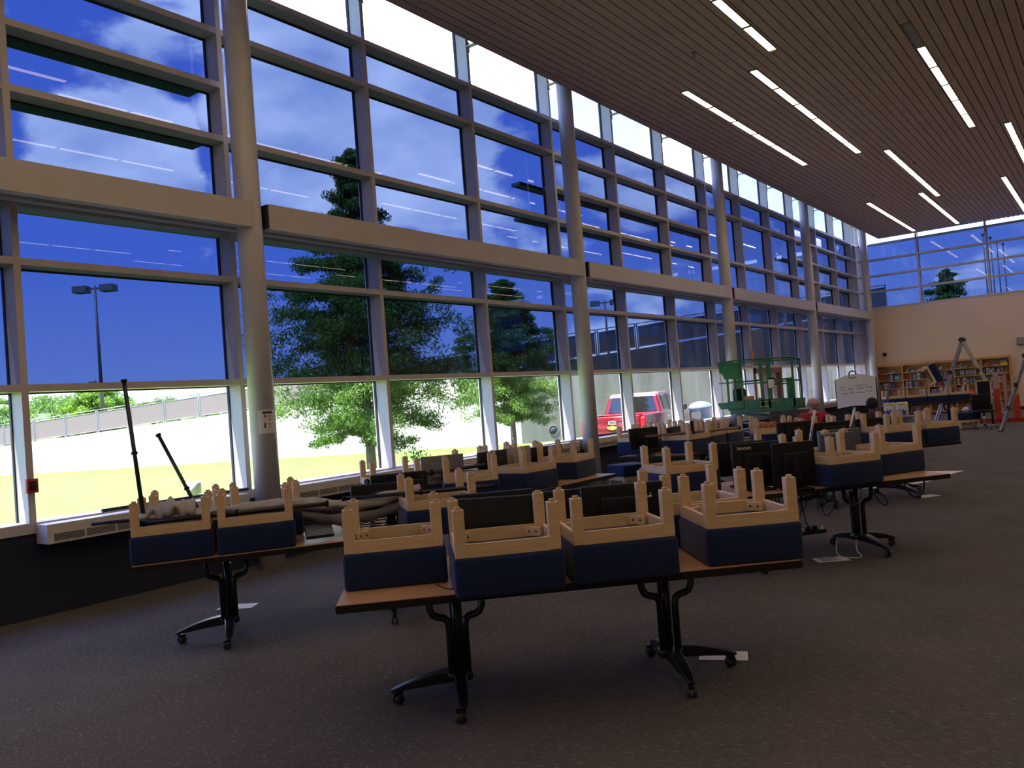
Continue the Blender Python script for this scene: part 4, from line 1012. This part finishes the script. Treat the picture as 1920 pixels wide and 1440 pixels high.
# ------------------------------------------------------------------ whiteboard on a stand
t = thing('whiteboard', 'arched whiteboard on a stand with marker writing, between the two seated people', 'whiteboard', (-5.93,24.0,0))
W2 = .525; top = [(W2-2*W2*i/16, 1.635+.13*(1-(1-2*i/16)**2)) for i in range(17)]; bot = [(-W2+2*W2*i/16, .83+.06*(1-(1-2*i/16)**2)) for i in range(17)]
MB().prism(top+bot, 0, .03, lambda v: Vector((v.x,v.z,v.y))).build('board', 'board_white', t)
for s in (-1,1): MB().tube([(s*(W2+.012),.015,.74),(s*(W2+.012),.015,1.64)], .014, 8).build('edge_clip', 'edge_black', t)
MB().tube([(-.06+.095*math.cos(a), .015, 1.76+.095*math.sin(a)) for a in [2*PI*i/20 for i in range(21)]], .017, 8).build('handle_ring', 'edge_black', t)
MB().tube([(-.4,.06,.0),(-.35,.05,.8),(.35,.05,.8),(.4,.06,0)], .018, 8).tube([(-.38,-.25,.02),(-.38,.3,.02)], .016, 6).tube([(.38,-.25,.02),(.38,.3,.02)], .016, 6).build('stand', 'edge_black', t)
sr = random.Random(3); mk = MB()
def scribble(x, z, w_, h_):
    p = []; n = int(w_/.012)
    for i in range(n+1): p.append((x+w_*i/n, -.003, z+h_*(.5*math.sin(i*2.6)+sr.uniform(-.4,.4))))
    mk.tube(p, .0045, 4)
lettering('heading', 'Rates', .10, 'marker', t, (-.17,-.002,1.645), (R(90),0,0), .0006)
for x, z, w_ in ((-.42,1.42,.13),(-.40,1.345,.14),(-.40,1.24,.17),(.03,1.44,.17),(.23,1.44,.06),(.02,1.36,.20),(.01,1.25,.22)): scribble(x, z, w_, .028)
mk.build('handwriting', 'marker', t); lettering('prices', '9 99', .075, 'marker', t, (-.20,-.002,1.335), (R(90),0,0), .0006); lettering('prices', '9 99', .075, 'marker', t, (-.19,-.002,1.235), (R(90),0,0), .0006)
lettering('prices', '19 99', .075, 'marker', t, (.26,-.002,1.35), (R(90),0,0), .0006); lettering('prices', '14 99', .075, 'marker', t, (.26,-.002,1.245), (R(90),0,0), .0006)
# ------------------------------------------------------------------ two seated people seen from behind
def skin_mesh(name, chains, m, parent, sub=2):
    """chains: list of [(x,y,z,r)...]; the first point of later chains may repeat an earlier point"""
    vs = []; rs = []; es = []; idx = {}
    def key(p): return (round(p[0],4), round(p[1],4), round(p[2],4))
    for ch in chains:
        prev = None
        for p in ch:
            k = key(p)
            if k not in idx: idx[k] = len(vs); vs.append(p[:3]); rs.append(p[3])
            if prev is not None: es.append((prev, idx[k]))
            prev = idx[k]
    me = bpy.data.meshes.new(name); me.from_pydata(vs, es, []); me.update(); me.materials.append(MATS[m])
    o = bpy.data.objects.new(name, me); COL.objects.link(o); o.parent = parent
    md = o.modifiers.new('skin', 'SKIN'); md.use_smooth_shade = True
    sv = me.skin_vertices[0].data
    for i, r in enumerate(rs): sv[i].radius = (r, r) if not isinstance(r, tuple) else r; sv[i].use_root = (i == 0)
    s = o.modifiers.new('subsurf', 'SUBSURF'); s.levels = sub; s.render_levels = sub
    return o
def person(label, loc, a, k, shirt, skin, hair, bald):
    t = thing('person', label, 'person', loc, a); t.scale = (k,k,k)
    pel, sp, ch_, nk = (0,0,.53,.13), (0,-.03,.74,.125), (0,-.01,.96,.135), (0,.0,1.09,.055)
    chains = [[pel, sp, ch_, (0,-.005,1.04,.08), nk, (0,.02,1.15,.062), (0,.03,1.20,.088), (0,.02,1.255,.088), (0,.01,1.30,.055)], [(0,.03,1.20,.088), (0,.125,1.19,.016)]]
    for s in (-1,1):
        hip, knee, ank, toe = (s*.09,.05,.52,.085), (s*.12,.44,.50,.060), (s*.12,.46,.10,.040), (s*.12,.62,.05,.035)
        chains.append([pel, hip, (s*.105,.25,.52,.075), knee, (s*.12,.45,.32,.055), ank, toe])
        sh, el, wr = (s*.185,-.01,1.0,.060), (s*.25,.06,.76,.042), (s*.14,.30,.72,.027)
        palm = (s*.115,.36,.715,.028)
        chains.append([ch_, sh, (s*.225,.02,.88,.05), el, wr, palm])
        for f in range(4):
            fx = s*(.115+(.027-.018*f)); chains.append([palm, (fx,.405+.006*(f in (1,2)),.712,.0095), (fx,.435+.006*(f in (1,2)),.700,.0085), (fx,.448,.682,.0075)])
        chains.append([palm, (s*.085,.375,.712,.010), (s*.072,.40,.705,.009)])
        chains.append([(0,.03,1.20,.088), (s*.094,.02,1.205,.016)])
    skin_mesh('body', chains, skin, t)
    tor = [[(0,0,.56,.150), (0,-.03,.74,.150), (0,-.01,.94,.155), (0,-.008,1.035,.092)]]
    for s in (-1,1): tor.append([(0,-.01,.94,.155), (s*.185,-.01,.995,.076), (s*.232,.03,.85,.064)])
    skin_mesh('shirt', tor, shirt, t)
    tr_ = []
    for s in (-1,1): tr_.append([(0,0,.55,.148), (s*.09,.05,.525,.105), (s*.12,.44,.505,.078), (s*.12,.46,.14,.060)])
    skin_mesh('trousers', tr_, 'trousers', t)
    for s in (-1,1): MB().rbox((s*.12,.54,.045),(.10,.27,.09),.035,3).build('shoe', 'edge_black', t)
    hb = MB()
    if bald:   # fringe of hair round the back of a bald crown
        n = 18; vs = []
        for i in range(n+1):
            an = PI*1.0+PI*i/n+0
            for r_, z in ((.094,1.150),(.103,1.170),(.105,1.195),(.098,1.215)): vs.append((r_*math.cos(an), .015+r_*1.02*math.sin(an), z))
        hb.add(vs, [(i*4+j,(i+1)*4+j,(i+1)*4+j+1,i*4+j+1) for i in range(n) for j in range(3)], True)
    else:
        bm = bmesh.new(); bmesh.ops.create_icosphere(bm, subdivisions=4, radius=1)
        rr = random.Random(5)
        for v in bm.verts:
            n_ = 1+.07*math.sin(v.co.x*11)*math.sin(v.co.y*13+1)*math.sin(v.co.z*12)
            v.co = Vector((v.co.x*.108*n_, v.co.y*.108*n_-.006, v.co.z*.112*n_+1.235))
        for v in bm.verts:
            if v.co.y > .04 and v.co.z < 1.27: v.co.y = .04
        hb.v = [tuple(v.co) for v in bm.verts]; bm.verts.index_update(); hb.f = [tuple(v.index for v in f.verts) for f in bm.faces]; hb.mi = [0]*len(hb.f); hb.sm = [True]*len(hb.f); bm.free()
    hb.build('hair', hair, t)
def side_chair(label, x, y, a):
    t = thing('chair', label, 'chair', (x,y,0), R(a))
    MB().rbox((0,0,.42),(.46,.44,.05),.02,2).build('seat', 'plastic_matte', t); MB().rbox((0,-.24,.66),(.42,.035,.26),.015,2).build('backrest', 'plastic_matte', t)
    for s in (-1,1):
        MB().tube([(s*.2,.2,.0),(s*.2,.2,.40)], .012, 8).build('leg', 'chrome', t); MB().tube([(s*.2,-.24,.0),(s*.2,-.21,.42),(s*.19,-.26,.72)], .012, 8).build('leg', 'chrome', t)
person('seated balding man in a red shirt seen from behind, left of the whiteboard', (-4.74,15.95,-.03), R(4), 1.06, 'shirt_red', 'skin_light', 'hair_grey', True)
side_chair('dark side chair under the man in red', -4.74,15.95,4)
person('seated person with dark curly hair seen from behind, right of the whiteboard', (-3.83,16.6,-.04), R(-8), .98, 'shirt_brown', 'skin_brown', 'hair_black', False)
side_chair('dark side chair under the dark-haired person', -3.83,16.6,-8)
# ------------------------------------------------------------------ bookcase with books
BX = [-8.02+.932*i for i in range(6)]; BY0, BY1 = 36.08, 36.38; SH = [.08,.42,.74,1.08,1.40,1.71]
t = thing('bookcase', 'long maple bookcase of five bays against the end wall', 'bookcase', (BX[0],BY0,0)); Wb = BX[5]-BX[0]
MB().m('shelf_wood').mm((0,0,2.03),(Wb,.30,2.06)).mm((0,.0,1.985),(Wb,.015,2.03)).build('top', None, t)
MB().mm((0,.285,0),(Wb,.30,2.03)).build('back_panel', 'shelf_wood', t)
for i in range(6): MB().mm((.932*i-.016,0,0),(.932*i+.016,.285,2.03)).build('upright', 'shelf_wood', t)
for i in range(5):
    for z in SH: MB().mm((.932*i+.016,0,z-.024),(.932*(i+1)-.016,.285,z)).build('shelf', 'shelf_wood', t)
bcols = [(.10,.12,.18),(.45,.43,.39),(.22,.07,.06),(.06,.12,.10),(.32,.27,.20),(.62,.60,.57),(.03,.03,.035),(.09,.16,.28),(.40,.07,.06),(.22,.20,.24)]
btm = []
for i, c in enumerate(bcols):
    mat('book_%d' % i, c, .5); w_ = (.034,.044,.040,.050,.038,.046,.052,.042,.036,.048)[i]; h_ = (.235,.22,.245,.21,.23,.25,.24,.225,.215,.24)[i]
    b = MB().m('book_%d' % i).mm((0,0,0),(w_,.002,h_)).mm((0,0,0),(.003,.16,h_)).mm((w_-.003,0,0),(w_,.16,h_)).m('paper').mm((.003,.002,.003),(w_-.003,.155,h_-.003))
    if i in (1,5,7,0): b.m('marker' if i in (1,5) else 'text_white').mm((w_*.25,-.0006,h_*.25),(w_*.75,.0,h_*.7))
    btm.append((b, w_, h_))
ordn = ['lowest','second lowest','third lowest','middle','upper middle','top']; bayn = ['leftmost','second','third','fourth','rightmost']
base = [None]*10; nb = 0; br_ = random.Random(21)
def book(k, loc, rot, label, group):
    global nb
    nb += 1
    if base[k] is None:
        o = btm[k][0].build('book', None, None); base[k] = o
    else:
        o = base[k].copy(); COL.objects.link(o)
    o.location = loc; o.rotation_euler = rot; tag(o, label, 'book', group)
fill = {4: [(.36,.98),(.24,.78),(.02,.72),(.02,.76),(.02,.72)], 3: [(.0,.66),(.05,.60),(.02,.68),(.02,.76),(.12,.85)], 2: [(.05,.35),(.55,.80),(.05,.75),(.0,.45),(.1,.5)], 1: [(.05,.4),(.4,.75),(.1,.6),(.3,.75),(.1,.6)], 0: [(.05,.5),(.2,.6),(.2,.6),(.3,.7),(.1,.7)]}
for row, cells in fill.items():
    for bay, (a, c) in enumerate(cells):
        x = BX[bay]+.03+a*.87; xe = BX[bay]+.03+c*.87
        while x < xe and nb < 262:
            k = br_.randrange(10); lean = .0 if br_.random() > .07 else .12
            book(k, (x,BY0+.02+br_.uniform(0,.03),SH[row]), (0,lean,0), 'book standing on the %s shelf of the bookcase\'s %s bay' % (ordn[row], bayn[bay]), 'books on the %s shelf, %s bay' % (ordn[row], bayn[bay]))
            x += btm[k][1]+br_.uniform(.001,.004)+(.03 if lean else 0)
for bay, n, dx in ((0,5,.08),(1,3,.1),(2,4,.1),(3,4,.05),(4,6,.06)):
    for i in range(n):
        k = (8,8,2,9,5,1)[i] if bay == 0 else br_.randrange(10)
        book(k, (BX[bay]+dx+.085*i,BY0+.03,SH[5]), (0,R(50+4*i),0) if i else (0,R(44),0), 'book lying slanted on the top shelf of the bookcase\'s %s bay' % bayn[bay], 'slanted books on the top shelf, %s bay' % bayn[bay])
t = thing('display_box', 'grey and yellow-green box on the top shelf at the bookcase\'s right end', 'box', (BX[4]+.72,BY0+.03,SH[5])); MB().mm((-.12,0,0),(.14,.18,.10)).build('box_base', 'pack_yellow', t); MB().mm((-.12,0,.10),(.14,.18,.18)).build('box_lid', 'plastic_grey', t)
# wall fittings
t = thing('wall_camera', 'small dark round sensor high on the end wall near the corner', 'sensor', (-7.75,YE-.0,2.50)); MB().lathe([(.075,-.01),(.07,-.06),(.04,-.085),(.0,-.09)], 20, axis='y').build('dome', 'edge_black', t)
t = thing('wall_speaker', 'grey box fixed on the end wall at the right picture edge', 'speaker', (-2.90,YE-.05,2.55)); MB().rbox((0,0,0),(.36,.10,.28),.01).build('housing', 'plastic_grey', t); MB().mm((-.15,-.054,-.11),(.15,-.05,.11)).build('grille', 'plastic_mauve', t)
# ------------------------------------------------------------------ ladders
def ladder(label, apex, fl_, fr_, y, dy=.42, m='aluminium', name='ladder'):
    t = thing(name, label, 'ladder', (apex[0],y,0)); az = apex[1]
    for fx in (fl_, fr_):
        dx = fx-apex[0]
        for k, yy in enumerate((-dy/2, dy/2)):
            L_ = math.hypot(dx, az); a = math.atan2(dx, az)
            MB().box((dx/2, yy*(1.1), az/2), (.075,.028,L_), (0,-a+0 if True else a,0)).build('side_rail', m, t) if False else MB().tube([(0,yy,az),(dx,yy*1.15,.02)], .033, 4, smooth=False).build('side_rail', m, t)
            MB().rbox((dx,yy*1.15,.02),(.09,.05,.04),.008).build('foot_pad', 'ladder_black', t)
        n = int(az/.29); r = MB()
        for i in range(1, n+1):
            q = i*.29/az; r.tube([(dx*(1-q),-dy/2*(1.0+.15*(1-q)),q*az),(dx*(1-q),dy/2*(1.0+.15*(1-q)),q*az)], .018, 6)
        r.build('rungs', m, t)
        lk = MB()
        for q in (.32,.62): lk.rbox((dx*(1-q),-dy/2*1.1,q*az),(.085,.05,.12),.01)
        lk.build('rail_locks', 'ladder_black', t)
    h = MB(); [h.lathe([(.06,-.03),(.075,-.02),(.075,.02),(.06,.03)], 18, (0,yy,az), 'y') for yy in (-dy/2,dy/2)]; h.build('hinge', 'ladder_black', t)
ladder('aluminium folding ladder standing as a tall A behind the far table', (-3.91,2.58), -4.85, -2.88, 29.0)
ladder('aluminium ladder cut by the right edge of the photo', (-1.92,1.90), -2.60, -1.25, 24.6)
# red and orange panel dolly
t = thing('panel_dolly', 'orange-red panel dolly with upright posts right of the far table', 'dolly', (-3.10,28.45,0))
MB().mm((-.72,-.07,.0),(.72,.07,.13)).build('base_beam', 'dolly_red', t)
for x, w_, z1, m_, zz in ((.06,.15,1.50,'dolly_pink',1.02),(.28,.07,1.42,'dolly_pink',.0),(.54,.17,1.36,'chair_cream',.80)):
    if zz: MB().mm((x-w_/2,-.05,.13),(x+w_/2,.03,zz)).build('post', 'orange_paint', t)
    MB().mm((x-w_/2,-.05,zz if zz else .13),(x+w_/2,.03,z1)).build('board', m_, t)
MB().mm((-.02,-.04,1.45),(.34,.02,1.50)).build('top_board', 'dolly_pink', t)
tx = MB(); [tx.mm((-.62+.07*i,-.073,.05),(-.58+.07*i,-.07,.08)) for i in range(7)]; tx.build('lettering', 'dolly_pink', t)
t = thing('framed_board', 'dark board in a wooden frame propped left of the dolly', 'board', (-3.28,27.75,0)); MB().mm((-.19,0,.62),(.17,.02,1.28)).build('panel', 'plastic_black', t)
b = MB(); b.mm((-.22,-.01,.60),(-.18,.03,1.31)).mm((.15,-.01,.60),(.19,.03,1.31)).mm((-.22,-.01,1.27),(.19,.03,1.31)).mm((-.22,-.01,.60),(.19,.03,.64)); b.build('frame', 'maple', t)
b = MB(); [b.mm((x-.02,-.1,0),(x+.02,.12,.60)) for x in (-.18,.15)]; b.build('support', 'edge_black', t)
# office chair
t = thing('office_chair', 'black swivel chair below the right end of the far table', 'chair', (-3.12,25.9,0), R(20))
MB().lathe([(.0,0),(.22,.01),(.25,.04),(.22,.08),(.0,.09)], 26, (0,0,.44)).build('seat', 'plastic_matte', t); MB().rbox((0,.22,.72),(.46,.08,.46),.04,3).build('backrest', 'plastic_matte', t)
p = MB().tube([(0,0,.12),(0,0,.44)], .025, 10)
p.build('column', 'chrome', t)
for k in range(5):
    a = 2*PI*k/5; lg = MB().tube([(0,0,.12),(math.cos(a)*.28,math.sin(a)*.28,.07)], [.022,.014], 8).build('leg', 'chrome', t); MB().lathe([(.0,-.02),(.03,-.015),(.03,.015),(.0,.02)], 12, (math.cos(a)*.29,math.sin(a)*.29,.03), 'x').build('castor', 'caster', lg)
# bin, towel packs, broom
t = thing('storage_bin', 'blue-grey storage bin under the paper towel packs', 'bin', (-3.72,18.1,0))
MB().add([(-.2,-.16,0),(.2,-.16,0),(.2,.16,0),(-.2,.16,0),(-.25,-.2,.80),(.25,-.2,.80),(.25,.2,.80),(-.25,.2,.80)],[(0,1,2,3),(4,5,6,7),(0,1,5,4),(1,2,6,5),(2,3,7,6),(3,0,4,7)]).build('tub', 'bin_bluegrey', t); MB().rbox((0,0,.815),(.54,.44,.03),.01).build('lid', 'plastic_grey', t)
for dx, lb in ((-.115,'left'),(.115,'right')):
    t = thing('paper_towel_pack', 'white, blue and yellow paper towel pack, %s one of the pair by the whiteboard' % lb, 'package', (-3.72+dx,18.05,.83))
    MB().rbox((0,0,.14),(.20,.18,.28),.02,3).build('wrapper', 'pack_white', t)
    b = MB().m('pack_yellow').mm((-.07,-.0925,.22),(.075,-.09,.27)); b.build('yellow_band', None, t)
    MB().prism([(-.09,.03),(.09,.03),(.09,.13),(.05,.11),(.03,.16),(0,.11),(-.03,.17),(-.05,.10),(-.09,.14)], .090, .0925, lambda v: Vector((v.x,-v.z,v.y))).build('blue_print', 'pack_blue', t)
t = thing('broom', 'dark blue broom handle leaning left of the paper towel packs', 'broom', (-4.08,18.3,0)); MB().tube([(0,0,.06),(.20,.0,1.42)], .016, 8).build('handle', 'pack_blue', t); MB().rbox((0,0,.04),(.26,.07,.08),.01).build('brush_head', 'edge_black', t)
# odds and ends on the far table
t = thing('cloth_heap', 'crumpled pink-orange cloth on the far table beside the ladder', 'cloth', TF.w(2.44,.20)); b = MB(); n = 14
vs = []; 
for i in range(n):
    for j in range(10):
        a = 2*PI*i/n; q = j/9; r_ = .17*(1-q**2)*(1+.35*math.sin(a*3+j)); vs.append((r_*math.cos(a), r_*math.sin(a), .32*q+.02*math.sin(a*5+j*2)+.012))
b.add(vs, [(i*10+j,((i+1)%n)*10+j,((i+1)%n)*10+j+1,i*10+j+1) for i in range(n) for j in range(9)], True); b.build('folds', 'orange_paint', t)
t = thing('ball', 'small pale ball resting on the footstool under the far table', 'ball', (-3.60,26.2,.452)); MB().lathe([(.0,0),(.05,.012),(.075,.05),(.08,.08),(.07,.12),(.04,.15),(.0,.16)], 18).build('shell', 'pack_white', t)
# ------------------------------------------------------------------ render settings that belong to the scene
vs_ = sc.view_settings
sc.display_settings.display_device = 'sRGB'
vs_.view_transform = 'Standard'; vs_.look = 'None'; vs_.gamma = 1; vs_.exposure = 0; vs_.use_curve_mapping = False
sc.cycles.transparent_max_bounces = 24; sc.cycles.max_bounces = 8; sc.cycles.diffuse_bounces = 5; sc.cycles.glossy_bounces = 4
sc.cycles.sample_clamp_indirect = 6; sc.cycles.use_denoising = True
sc.cycles.caustics_reflective = False; sc.cycles.caustics_refractive = False
